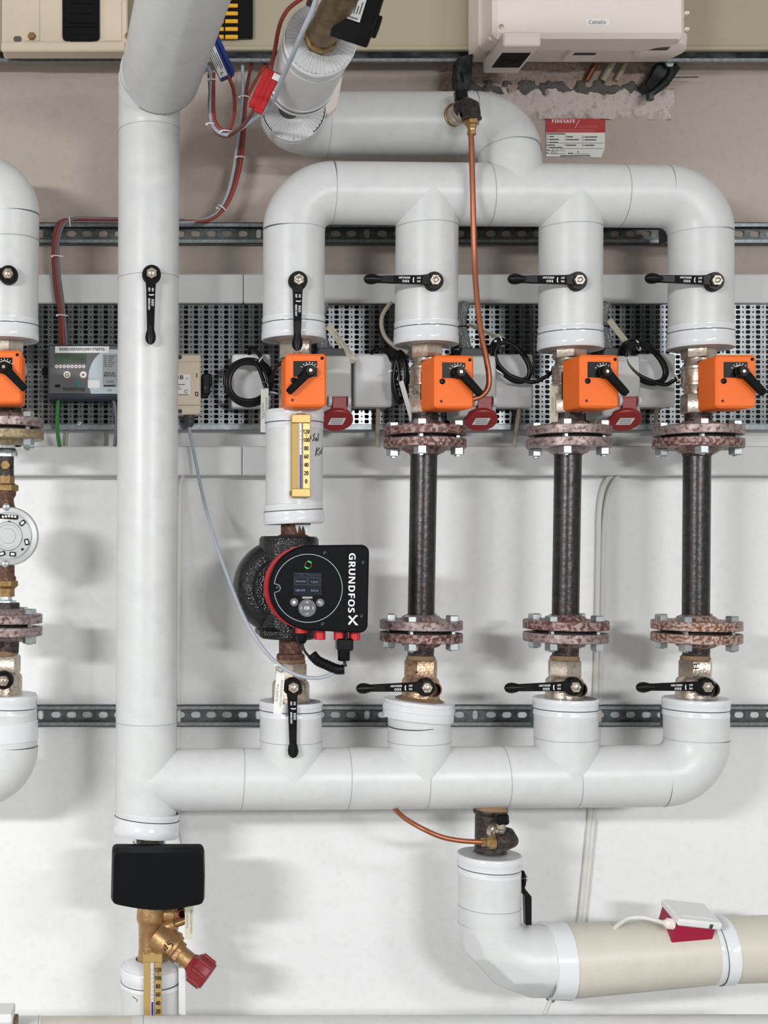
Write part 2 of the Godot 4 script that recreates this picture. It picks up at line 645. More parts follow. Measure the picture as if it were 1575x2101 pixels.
	M.nickel = grain(mat(Color(0.80, 0.75, 0.70), 0.27, 0.85), noise_tex(256, 0.025, 25, [[0.0, Color(0.7, 0.66, 0.6)], [0.5, Color(1, 1, 1)], [1.0, Color(0.92, 0.9, 0.87)]]), 90, fine, 0.03)
	M.stained_nickel = grain(mat(Color(0.82, 0.74, 0.66), 0.33, 0.75), noise_tex(256, 0.025, 26, [[0.0, Color(0.5, 0.33, 0.22)], [0.36, Color(0.88, 0.8, 0.72)], [1.0, Color(1, 1, 1)]]), 90, fine, 0.05)
	M.brass = grain(mat(Color(0.71, 0.59, 0.41), 0.34, 0.8), noise_tex(256, 0.03, 27, [[0.0, Color(0.8, 0.76, 0.7)], [1.0, Color(1, 1, 1)]]), 90)
	M.bronze = grain(mat(Color(0.74, 0.60, 0.43), 0.42, 0.7), noise_tex(256, 0.02, 28, [[0.0, Color(0.84, 0.8, 0.76)], [1.0, Color(1, 1, 1)]]), 120, fine, 0.06)
	M.old_brass = grain(mat(Color(0.55, 0.46, 0.29), 0.42, 0.5), noise_tex(256, 0.02, 29, [[0.0, Color(0.6, 0.55, 0.5)], [1.0, Color(1, 1, 1)]]), 150)
	M.copper = mat(Color(0.66, 0.41, 0.30), 0.36, 0.8)
	M.old_copper = mat(Color(0.50, 0.30, 0.21), 0.42, 0.7)
	M.orange = grain(mat(Color(0.98, 0.45, 0.14), 0.55), null, 60, fine, 0.02)
	M.black = mat(Color(0.06, 0.06, 0.065), 0.3)
	M.black.metallic_specular = 0.3
	M.black_matt = grain(mat(Color(0.065, 0.068, 0.082), 0.5), null, 40, fine, 0.02)
	M.black_matt.metallic_specular = 0.2
	M.ink = mat(Color(0.05, 0.05, 0.05), 0.6)
	M.black_hole = mat(Color(0.02, 0.02, 0.02), 0.9)
	M.cast = grain(mat(Color(0.10, 0.10, 0.105), 0.25), null, 45, pebble, 0.16)
	M.dark_grey = mat(Color(0.25, 0.26, 0.27), 0.5)
	M.grey = mat(Color(0.55, 0.57, 0.59), 0.5)
	M.cable_grey = mat(Color(0.66, 0.69, 0.73), 0.4)
	M.cable_dark = mat(Color(0.42, 0.44, 0.46), 0.45)
	M.cable_black = mat(Color(0.05, 0.05, 0.055), 0.3)
	M.cable_black.metallic_specular = 0.35
	M.cable_beige = mat(Color(0.74, 0.71, 0.64), 0.5)
	M.cable_white = mat(Color(0.87, 0.86, 0.84), 0.45)
	M.cable_red = mat(Color(0.60, 0.24, 0.20), 0.45)
	M.cable_brown = mat(Color(0.42, 0.19, 0.16), 0.45)
	M.cable_green = mat(Color(0.20, 0.50, 0.20), 0.4)
	M.white = mat(Color(0.9, 0.9, 0.9), 0.45)
	M.box_white = grain(mat(Color(0.86, 0.865, 0.87), 0.5), null, 60, fine, 0.015)
	M.trunk = grain(mat(Color(0.86, 0.865, 0.865), 0.45), noise_tex(256, 0.01, 30, [[0.0, Color(0.96, 0.96, 0.96)], [1.0, Color(1, 1, 1)]]), 500)
	M.print = mat(Color(0.93, 0.93, 0.93), 0.5)
	M.paper = mat(Color(0.93, 0.925, 0.90), 0.6)
	M.tag_beige = mat(Color(0.83, 0.80, 0.72), 0.6)
	M.beige = grain(mat(Color(0.86, 0.80, 0.715), 0.45), null, 80, coarse, 0.03)
	M.beige_dull = mat(Color(0.68, 0.64, 0.55), 0.5)
	M.pale_pink = mat(Color(0.93, 0.885, 0.855), 0.4)
	M.socket_grey = grain(mat(Color(0.73, 0.735, 0.72), 0.55), null, 60, fine, 0.02)
	M.flap_red = mat(Color(0.60, 0.14, 0.15), 0.42)
	M.red = mat(Color(0.72, 0.08, 0.11), 0.4)
	M.bright_red = mat(Color(0.80, 0.16, 0.19), 0.35)
	M.label_red = mat(Color(0.72, 0.13, 0.13), 0.5)
	M.wine = mat(Color(0.62, 0.05, 0.22), 0.4)
	M.wheel_red = mat(Color(0.52, 0.14, 0.16), 0.4)
	M.blue = mat(Color(0.08, 0.2, 0.52), 0.4)
	M.gold = mat(Color(0.76, 0.635, 0.40), 0.36, 0.45)
	M.gold_dark = mat(Color(0.66, 0.53, 0.31), 0.4, 0.35)
	M.glass_rod = mat(Color(0.80, 0.80, 0.84), 0.12)
	M.spirit = mat(Color(0.16, 0.19, 0.62), 0.25)
	M.yellow = mat(Color(0.92, 0.68, 0.12), 0.45)
	M.meter_blue = mat(Color(0.20, 0.23, 0.29), 0.45)
	M.meter_grey = mat(Color(0.37, 0.37, 0.38), 0.5)
	M.meter_pale = mat(Color(0.74, 0.79, 0.82), 0.45)
	M.lcd = mat(Color(0.30, 0.36, 0.29), 0.2)
	M.lcd_ink = mat(Color(0.13, 0.17, 0.13), 0.4)
	M.spec = mat(Color(0.62, 0.63, 0.65), 0.5)
	M.teal = mat(Color(0.05, 0.45, 0.45), 0.5)
	M.screen = mat(Color(0.07, 0.09, 0.14), 0.15)
	M.screen_print = mat(Color(0.55, 0.62, 0.75), 0.4)
	M.screen_line = mat(Color(0.22, 0.27, 0.36), 0.4)
	M.button = mat(Color(0.40, 0.40, 0.42), 0.5)
	M.red_dark = mat(Color(0.35, 0.08, 0.09), 0.5)
	var led := mat(Color(0.05, 0.6, 0.25), 0.4)
	led.emission_enabled = true
	led.emission = Color(0.05, 0.85, 0.32)
	led.emission_energy_multiplier = 0.8
	M.led = led
	M.alu = mat(Color(0.80, 0.81, 0.81), 0.34, 0.6)
	M.conduit = grain(mat(Color(0.62, 0.64, 0.65), 0.4, 0.7), null, 30, pebble, 0.25)
	M.hemp = grain(mat(Color(0.62, 0.50, 0.38), 0.9), null, 30, fine, 0.3)


func room() -> void:
	var line := P(0, 600, WALL).y   # painted below, bare pinkish plaster above with shade darkened into its colour; the edge lies behind the upper trunking
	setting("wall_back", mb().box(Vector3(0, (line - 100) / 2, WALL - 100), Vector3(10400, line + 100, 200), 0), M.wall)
	setting("wall_back_upper", mb().box(Vector3(0, (line + 3600) / 2, WALL - 100), Vector3(10400, 3600 - line, 200), 0), M.shaded_wall_plaster)
	setting("floor", mb().box(Vector3(0, -100, 3400), Vector3(10400, 200, 7800), 0), M.floor)
	setting("ceiling", mb().box(Vector3(0, 3500, 3400), Vector3(10400, 200, 7800), 0), M.ceiling)
	setting("wall_left", mb().box(Vector3(-5100, 1700, 3400), Vector3(200, 3700, 7800), 0), M.ceiling)
	setting("wall_right", mb().box(Vector3(5100, 1700, 3400), Vector3(200, 3700, 7800), 0), M.ceiling)
	setting("wall_rear", mb().box(Vector3(0, 1700, 7200), Vector3(10400, 3700, 200), 0), M.ceiling)


# a flat piece of print or plate given by its pixel box at depth z
func plate(parent: Node3D, called: String, x0: float, y0: float, x1: float, y1: float, z: float, th: float, m: Material, ch := 0.3) -> MeshInstance3D:
	var a := P(x0, y0, z)
	var b := P(x1, y1, z)
	return part(parent, called, mb().box(Vector3((a.x + b.x) / 2, (a.y + b.y) / 2, z - th / 2), Vector3(absf(b.x - a.x), absf(b.y - a.y), th), ch), m)


func busbar() -> void:
	var t := thing("busbar_trunking", "beige busbar trunking running along the top of the wall", "trunking", P(787, 105, -150))
	var y0 := P(0, 105, -150).y
	part(t, "casing", mb().box(Vector3(0, y0 + 110, -185), Vector3(2600, 220, 70), 2), M.beige_dull)
	part(t, "bottom_lip", mb().box(Vector3(0, y0 + 5, -147), Vector3(2600, 10, 8), 2), M.beige_dull)
	var r := thing("cable_tray", "dark galvanised tray edge with a row of rivets below the beige trunking", "tray", P(787, 127, -165))
	var y1 := P(0, 119, -153).y
	var y2 := P(0, 127, -153).y
	part(r, "side_sheet", mb().box(Vector3(0, (y0 + y1) / 2, -156), Vector3(2600, y0 - y1, 4), 0.5), M.dark_galv)
	part(r, "edge_strip", mb().box(Vector3(0, (y1 + y2) / 2, -156), Vector3(2600, y1 - y2, 8), 1), M.galv)
	for i in 40:
		var px := 420.0 + i * 30.0
		if px > 1225:
			px = 1225 + (px - 1225) * 0.7
		var c := P(px, 122, -152)
		part(r, "rivet", mb(along(c, Vector3(0, 0, 1))).lathe([[2.6, -0.5], [2.2, 1.0], [0, 1.8]], 8), M.galv)

	# end plate with a black socket, top left
	t = thing("tap_off_plate", "cream end plate with a black socket at the top left corner", "plate", P(130, 103, -90))
	var a := P(4, 103, -90)
	var b := P(262, -60, -90)
	part(t, "plate_body", mb().box(Vector3((a.x + b.x) / 2, (a.y + b.y) / 2, -115), Vector3(b.x - a.x, b.y - a.y, 50), 3), M.beige)
	a = P(3, 105, -80)
	b = P(258, 85, -80)
	part(t, "bottom_lip", mb().box(Vector3((a.x + b.x) / 2, (a.y + b.y) / 2, -86), Vector3(b.x - a.x, b.y - a.y, 14), 3), M.beige)
	plate(t, "raised_rib", 50, -40, 82, 84, -88, 4, M.beige, 1.5)
	plate(t, "raised_rib", 212, -40, 250, 84, -88, 4, M.beige, 1.5)
	var s := part(t, "socket", mb(at(P(166, 15, -84))).prism(rrect(79, 140, 9), -8, 0, 1.5), M.black)
	part(s, "socket_tab", mb(at(P(166, 78, -82))).prism(rrect(48, 16, 5), -8, 0, 1.5), M.black)
	for i in 3:
		plate(s, "socket_rib", 140, 5 + i * 20, 192, 7 + i * 20, -82, 3, M.black, 0.5)
	plate(s, "socket_rib", 132, 52, 200, 55, -82, 3, M.black, 0.5)
	part(t, "bolt", mb(along(P(65, 75, -88), Vector3(0, 0, 1))).lathe([[9, 0], [9, 2], [7, 2], [7, 7], [0, 7]], 6, true), M.brass)
	part(t, "slot", mb(at(P(36, 80, -89.5))).prism(rrect(17, 12, 5.5), -2, 0.4), M.mortar)
	part(t, "bolt", mb(along(P(262, 74, -88), Vector3(0, 0, 1))).lathe([[6, 0], [6, 6], [0, 6]], 6, true), M.brass)

	# terminal block with yellow bars
	t = thing("terminal_block", "black terminal block with rows of yellow bars beside the tall pipe", "terminal block", P(470, 83, -140))
	part(t, "block_frame", mb().box((P(448, 10, -148) + P(497, 10, -148)) / 2, Vector3(96, 150, 20), 2), M.black)
	for row in 8:
		for col in 2:
			plate(t, "yellow_bar", 448 + col * 14 - (0 if col == 0 else 0), 71 - row * 16, (459 if col == 0 else 488), 79 - row * 16, -135, 6, M.yellow, 1.0)

	# tap-off box with sockets, top right
	t = thing("tap_off_box", "pale cream tap-off box with sockets hanging below the trunking", "junction box", XH(910, 1015, -60))
	part(t, "housing", mb().box(XH(936, 1165, -105), Vector3(415, 235, 90), 5), M.pale_pink)
	part(t, "cover", mb().box(XH(932, 1160, -20), Vector3(392, 248, 80), 9), M.pale_pink)
	part(t, "cover_edge", mb().box(XH(932, 1044, -32), Vector3(400, 10, 62), 4), M.pale_pink)
	var so := part(t, "socket_outlet", mb().box(XH(792, 1029, -47), Vector3(76, 28, 154), 3), M.pale_pink)
	part(so, "opening", mb().box(XH(792, 1014.2, -48), Vector3(58, 2, 78), 0.4), M.black_matt)
	for dx in [-12, 12]:
		part(so, "pin_hole", mb().box(XH(792 + dx, 1012.8, -50), Vector3(12, 1.5, 16), 0.4), M.black_hole)
	var kn := part(t, "latch", mb().box(XH(955, 1052, -92), Vector3(66, 24, 66), 3), M.pale_pink)
	part(kn, "slot", mb().box(XH(957, 1039.6, -80), Vector3(46, 1.6, 10), 0.5), M.black)
	part(t, "hinge_boss", mb(Transform3D(Basis(), XH(1112, 1036, -72))).lathe([[0, 0], [40, 0], [52, 6], [54, 30], [0, 30]], 32), M.pale_pink)
	for i in 2:
		part(t, "hinge_pin", mb().box(XH(1133, 1055 + i * 33, 10), Vector3(10, 7, 14), 2), M.pale_pink)
	for i in 5:
		part(t, "vent_slit", mb().box(XH(850 + i * 6, 1038.4, -42), Vector3(2, 1, 22), 0.3), M.ink)
	part(t, "screw", mb(along(XH(752, 1057, 20), Vector3(0, 0, 1))).lathe([[5, 0], [5, 2], [0, 2.5]], 12), M.nickel)
	var pl := plate(t, "name_plate", 1200, 38, 1252, 53, 21.5, 2, M.print)
	letters(pl, "Canalis", 8.2, P(1225, 45, 21.8), M.dark_grey, 0, false, 34)


# rough, lumpy facing on the wall
func lumpy(px0: float, py0: float, px1: float, py1: float, rise: float, amp: float, freq: float, sd: int) -> MB:
	var f := FastNoiseLite.new()
	f.seed = sd
	f.frequency = freq
	f.fractal_octaves = 3
	var rows: Array = []
	var nx := int((px1 - px0) / 3.0)
	var ny := maxi(int((py1 - py0) / 3.0), 4)
	for j in ny + 1:
		var row: Array = []
		for i in nx + 1:
			var u := float(i) / nx
			var w := float(j) / ny
			var px := lerpf(px0, px1, u)
			var py := lerpf(py0, py1, w)
			var e := minf(minf(u * (px1 - px0), (1 - u) * (px1 - px0)), minf(w * (py1 - py0), (1 - w) * (py1 - py0)))
			var q := f.get_noise_2d(px, py)
			var h := rise * clampf((e + q * 22.0) / 9.0, -0.6, 1.0) + amp * q
			row.append(P(px, py, WALL) + Vector3(0, 0, h))
		rows.append(row)
	return mb().sheet(rows)


func slotted_rail(called: String, label: String, x0: float, x1: float, ytop: float, ybot: float, z: float, depth: float, rise: float) -> Node3D:
	var a := P(x0, ytop, z)
	var b := P(x1, ybot, z)
	var h := a.y - b.y
	var cy := (a.y + b.y) / 2
	var w := b.x - a.x
	var t := thing(called, label, "rail", Vector3((a.x + b.x) / 2, b.y, z))
	var back := mb()
	var pitch := 34.0
	var k := int(w / pitch)
	for i in k:
		var c := Vector2(a.x + (i + 0.5) * w / k, cy)
		back.xf = Transform3D(Basis(), Vector3(0, rise, 0))
		if i % 7 == 3:
			back.holed(c, Vector2(w / k / 2, h / 2 - 1 - rise), 6.5, 10, 3.5, 16, z - depth, z - depth + 2.5)
		else:
			back.holed(c, Vector2(w / k / 2, h / 2 - 1 - rise), 11, 6.8, 3.0, 16, z - depth, z - depth + 2.5)
	part(t, "slotted_back", back, M.rail)
	for s in [-1, 1]:
		part(t, "flange", mb().box(Vector3((a.x + b.x) / 2, cy + s * (h / 2 - 1.2), z - depth / 2), Vector3(w, 2.4, depth), 0.4), M.rail)
		part(t, "lip", mb().box(Vector3((a.x + b.x) / 2, cy + s * (h / 2 - 5), z - 1.2), Vector3(w, 10, 2.4), 0.8), M.galv)
	return t


func wall_fittings() -> void:
	# made-good wall round the old opening, top right
	var t := thing("wall_patch", "rough pinkish mortar patch on the wall under the tap-off box", "patch", P(1150, 240, WALL))
	part(t, "upper_render", lumpy(902, 118, 1330, 186, 5, 2.5, 0.03, 5), M.concrete)
	part(t, "lower_render", lumpy(950, 182, 1382, 246, 7, 2.5, 0.03, 6), M.plaster)
	part(t, "mortar_joint", lumpy(950, 168, 1335, 196, 9.5, 4, 0.025, 7), M.mortar)
	for i in 3:
		var px: float = [1228.0, 1262.0, 1290.0][i]
		part(t, "pipe_stub", mb().tube(bar(P(px, 118, -190), P(px - 26, 165, -206)), [7.0, 8.0, 6.0][i], 12), [M.old_copper, M.beige_dull, M.beige_dull][i])

	t = thing("beam_clamp", "dark steel beam clamp below the trunking at the right", "clamp", P(1345, 205, -190))
	part(t, "jaw", mb(at(P(1352, 160, -190), -32)).prism(PackedVector2Array([Vector2(-22, -38), Vector2(6, -42), Vector2(24, -10), Vector2(26, 36), Vector2(0, 44), Vector2(-24, 24)]), -14, 16, 3), M.dark_galv)
	part(t, "strap", mb().tube(spline(path([[1372, 126, -176], [1376, 150, -172], [1356, 176, -170], [1330, 196, -176]])), 8, 10), M.dark_galv)
	part(t, "bolt", mb(along(P(1333, 196, -172), Vector3(0, -1, 0.1))).lathe([[9, 0], [9, 10], [0, 10]], 6, true), M.rail)
	part(t, "bolt", mb(along(P(1371, 131, -168), Vector3(0, 0, 1))).lathe([[10, 0], [10, 8], [0, 8]], 6, true), M.zinc)
	part(t, "pin", mb().tube(bar(P(1380, 159, -180), P(1432, 158, -180)), 1.3, 6), M.nipple)

	t = thing("wall_bracket", "grey steel hanger bracket above the small dark elbow valve", "bracket", P(946, 190, -120))
	part(t, "arm", mb(at(P(948, 158, -120), 12)).prism(PackedVector2Array([Vector2(-20, -34), Vector2(4, -36), Vector2(20, 0), Vector2(30, 42), Vector2(-2, 42), Vector2(-14, 10)]), -30, 8, 2), M.dark_galv)
	part(t, "slot", mb(at(P(948, 158, -111), 12)).prism(rrect(6, 24, 2.9), -2, 0.4), M.black_hole)

	# sticker on the wall
	t = thing("fire_seal_sticker", "red and white printed sticker reading FIRESAFE on the wall", "sticker", P(1180, 321, WALL))
	var z := WALL + 4.0
	part(t, "paper", mb().prism(PackedVector2Array([_xy(1120, 321, z), _xy(1233, 323, z), _xy(1240, 305, z), _xy(1241, 244, z), _xy(1120, 242, z)]), WALL - 0.2, z), M.paper)
	plate(t, "red_panel", 1120, 243, 1241.5, 272, z + 0.5, 0.8, M.label_red)
	letters(t, "FIRESAFE", 7.4, P(1155.5, 248.6, z + 0.9), M.print, 0, true, 51)
	letters(t, "brandtætning", 6.2, P(1207, 260, z + 0.9), mat(Color(0.85, 0.42, 0.40), 0.5), 0, false, 44)
	part(t, "slash", mb().tube(bar(P(1179, 263, z + 0.6), P(1188, 246, z + 0.6)), 0.7, 6), M.print)
	for r in [[1143, 266, 1218, 0.9], [1139, 269.5, 1222, 0.7]]:
		plate(t, "print_line", r[0], r[1], r[2], r[1] + r[3], z + 0.9, 0.4, mat(Color(0.85, 0.5, 0.47), 0.5), 0)
	for r in [[1121, 273.5, 1159], [1127, 279, 1136], [1163, 279.5, 1175], [1199, 280, 1225], [1126, 285, 1146], [1163, 285.5, 1187], [1199, 285.8, 1223], [1126, 291, 1145], [1120.5, 296.5, 1138], [1162, 296.8, 1182], [1199, 297, 1219], [1126, 301.5, 1152], [1120.5, 307, 1127], [1120.5, 313, 1125], [1165, 313.5, 1175], [1149, 318.6, 1211]]:
		plate(t, "print_line", r[0], r[1], r[2], r[1] + 2.2, z + 0.5, 0.8, M.dark_grey, 0)
	for r in [[1147, 293, 1238], [1153, 304.3, 1238], [1126, 309.2, 1160], [1126, 315, 1160], [1175, 315.4, 1209]]:
		plate(t, "rule", r[0], r[1], r[2], r[1] + 0.7, z + 0.5, 0.8, M.dark_grey, 0)
	for r in [[1121, 278], [1159, 278], [1194, 279], [1121, 284], [1159, 284.5], [1194, 284.8], [1121, 290], [1158, 295.5], [1194, 296], [1121, 300.6]]:
		plate(t, "tick_box", r[0], r[1], r[0] + 3.4, r[1] + 3.6, z + 0.5, 0.8, M.dark_grey, 0)
		plate(t, "tick_box", r[0] + 0.6, r[1] + 0.6, r[0] + 2.8, r[1] + 3.0, z + 0.7, 0.8, M.paper, 0)
	letters(t, "27-2-13", 4.6, P(1143, 306, z + 0.6), M.ink, 6, false, 26)
	letters(t, "CLC", 4.6, P(1137, 313, z + 0.6), M.ink, 0, false, 14)
	letters(t, "8", 5.0, P(1185.5, 311.6, z + 0.6), M.ink)

	slotted_rail("mounting_rail", "slotted steel channel rail on the wall behind the upper header pipe", -30, 1605, 456, 500, -197, 21, 3.0)
	slotted_rail("mounting_rail", "slotted steel channel rail on the wall above the lower header pipe", -30, 1605, 1447, 1491, -197, 21, 0.0)
	# brackets that hold the drops to the rails
	for r in [[1355, 462, 503, "bent steel bracket on the upper rail beside the rightmost pipe"], [1091, 1449, 1492, "bent steel bracket on the lower rail left of the third drop"], [1357, 1448, 1492, "bent steel bracket on the lower rail left of the fourth drop"]]:
		t = thing("pipe_bracket", r[3], "bracket", P(r[0], r[2], -150))
		var a := P(r[0], r[1], -160)
		var b := P(r[0] + 14, r[2], -160)
		part(t, "web", mb().box(Vector3(a.x + 2, (a.y + b.y) / 2, -125), Vector3(4, a.y - b.y, 92), 0.8), M.galv)
		part(t, "foot", mb().box(Vector3(a.x + 16, (a.y + b.y) / 2, -79), Vector3(32, a.y - b.y, 4), 0.8), M.galv)

	# white wall trunking in two rows, joined at a visible seam
	for r in [[562, 622, 500.0, "upper"], [915, 975, 497.0, "lower"]]:
		for s in 2:
			var xa: float = -40.0 if s == 0 else r[2] + 0.6
			var xb: float = r[2] - 0.6 if s == 0 else 1610.0
			var a := P(xa, r[0], -168)
			var b := P(xb, r[1], -168)
			t = thing("cable_trunking", "white cable trunking, %s row, section %s the joint beside the tall pipe" % [r[3], "left of" if s == 0 else "right of"], "trunking", Vector3((a.x + b.x) / 2, b.y, -168))
			part(t, "base", mb().box(Vector3((a.x + b.x) / 2, (a.y + b.y) / 2, -196), Vector3(b.x - a.x, a.y - b.y - 2, 46), 1), M.trunk)
			part(t, "cover", mb().box(Vector3((a.x + b.x) / 2, (a.y + b.y) / 2, -175), Vector3(b.x - a.x, a.y - b.y, 14), 2.5), M.trunk)

	perforated_panel()


func _xy(px: float, py: float, z: float) -> Vector2:
	var p := P(px, py, z)
	return Vector2(p.x, p.y)


func perforated_panel() -> void:
	z_panel = -176.0
	for s in 2:
		var xa := -40.0 if s == 0 else 66.5
		var xb := 65.0 if s == 0 else 1610.0
		var a := P(xa, 625, z_panel)
		var b := P(xb, 870, z_panel)
		var t := thing("perforated_panel", ["perforated galvanised panel strip behind the leftmost orange actuator", "long perforated galvanised mounting panel behind the valves"][s], "panel", Vector3((a.x + b.x) / 2, b.y, z_panel))
		var k := P(20.5, 0, z_panel).x - P(0, 0, z_panel).x
		var cols := int(round((b.x - a.x) / k))
		var rows := 24
		var cw := (b.x - a.x) / cols
		var ch := (a.y - b.y) / rows
		var m := mb()
		for i in cols:
			for j in rows:
				var y := b.y + (j + 0.5) * ch
				m.holed(Vector2(a.x + (i + 0.31) * cw, y), Vector2(cw * 0.31, ch / 2), 4.9, 4.1, 3.4, 12, z_panel - 2, z_panel)
				m.holed(Vector2(a.x + (i + 0.81) * cw, y), Vector2(cw * 0.19, ch / 2), 2.0, 2.0, 2.0, 8, z_panel - 2, z_panel)
		part(t, "perforated_sheet", m, M.panel)
		part(t, "hole_shade_sheet", mb().box(Vector3((a.x + b.x) / 2, (a.y + b.y) / 2, z_panel - 30), Vector3(b.x - a.x, a.y - b.y, 4), 0), M.backing)  # added dark sheet, stands in for the shade behind the holes
		var c := P(xa, 882, z_panel)
		part(t, "folded_edge", mb().box(Vector3((a.x + b.x) / 2, (b.y + c.y) / 2, z_panel - 1), Vector3(b.x - a.x, b.y - c.y, 3), 0.8), M.galv)
		part(t, "folded_edge", mb().box(Vector3((a.x + b.x) / 2, c.y + 1, z_panel - 16), Vector3(b.x - a.x, 2, 30), 0.5), M.galv)
		if s == 1:
			for px in [162.0, 905.0]:
				part(t, "screw", mb(along(P(px, 868, z_panel), Vector3(0, 0, 1))).lathe([[5, 0], [5, 3], [2, 4], [0, 3]], 12), M.zinc)


var z_panel := -176.0


func jacket(parent: Node3D, called: String, pts: PackedVector3Array, r, m: Material = null) -> MeshInstance3D:
	return part(parent, called, mb().tube(pts, r, 56, true), m if m else M.jacket)


# the lapped edge of a jacket: a thin ring standing proud
func seam(parent: Node3D, p: Vector3, dir: Vector3, r: float, dark := false) -> void:
	part(parent, "seam", mb(along(p, dir)).lathe([[r - 0.5, -0.7], [r + 0.55, -0.5], [r + 0.55, 0.5], [r - 0.5, 0.7]], 56), M.seam if dark else M.hair)


# the end of an insulation jacket: a glossy tape collar with a rubber line, a bead, and an end face folded in pleats
func collar(parent: Node3D, p: Vector3, dir: Vector3, r: float, hole: float, pleats := 44, wide := 34.0) -> void:
	var f := along(p, dir)
	var c := part(parent, "end_collar", mb(f).lathe([[r - 1, -wide - 14], [r + 1.2, -wide - 13], [r + 1.4, -wide - 9], [r + 0.4, -wide - 7], [r + 0.4, -wide], [r + 1.6, -wide + 1], [r + 1.6, -wide * 0.55], [r + 2.3, -wide * 0.5], [r + 2.3, -2], [r + 0.8, 0], [r - 4, 0]], 56), M.tape)
	part(c, "rubber_line", mb(f).lathe([[r - 0.4, -wide - 1.4], [r + 1.3, -wide - 0.9], [r + 1.3, -wide + 0.5], [r - 0.4, -wide + 0.9]], 56), M.seam)
	var b := mb(f)
	for i in pleats:
		var a0 := TAU * (i + 0.06) / pleats
		var a1 := TAU * (i + 0.94) / pleats
		var lift := 0.7 if i % 2 == 0 else 1.4
		var q: Array = []
		for e in [[hole, a0, lift - 0.4], [r - 1, a0, 0.0], [r - 1, a1, 0.5], [hole, a1, lift]]:
			q.append(Vector3(cos(e[1]) * e[0], e[2], sin(e[1]) * e[0]))
		b.face(q, Vector3(0, 1, 0))
	part(c, "pleated_end", b, M.pleat)
	part(c, "backing", mb(f).lathe([[r - 1.5, -1.2], [hole - 2, -1.2], [hole - 2, -8]], 40), M.dark_grey)


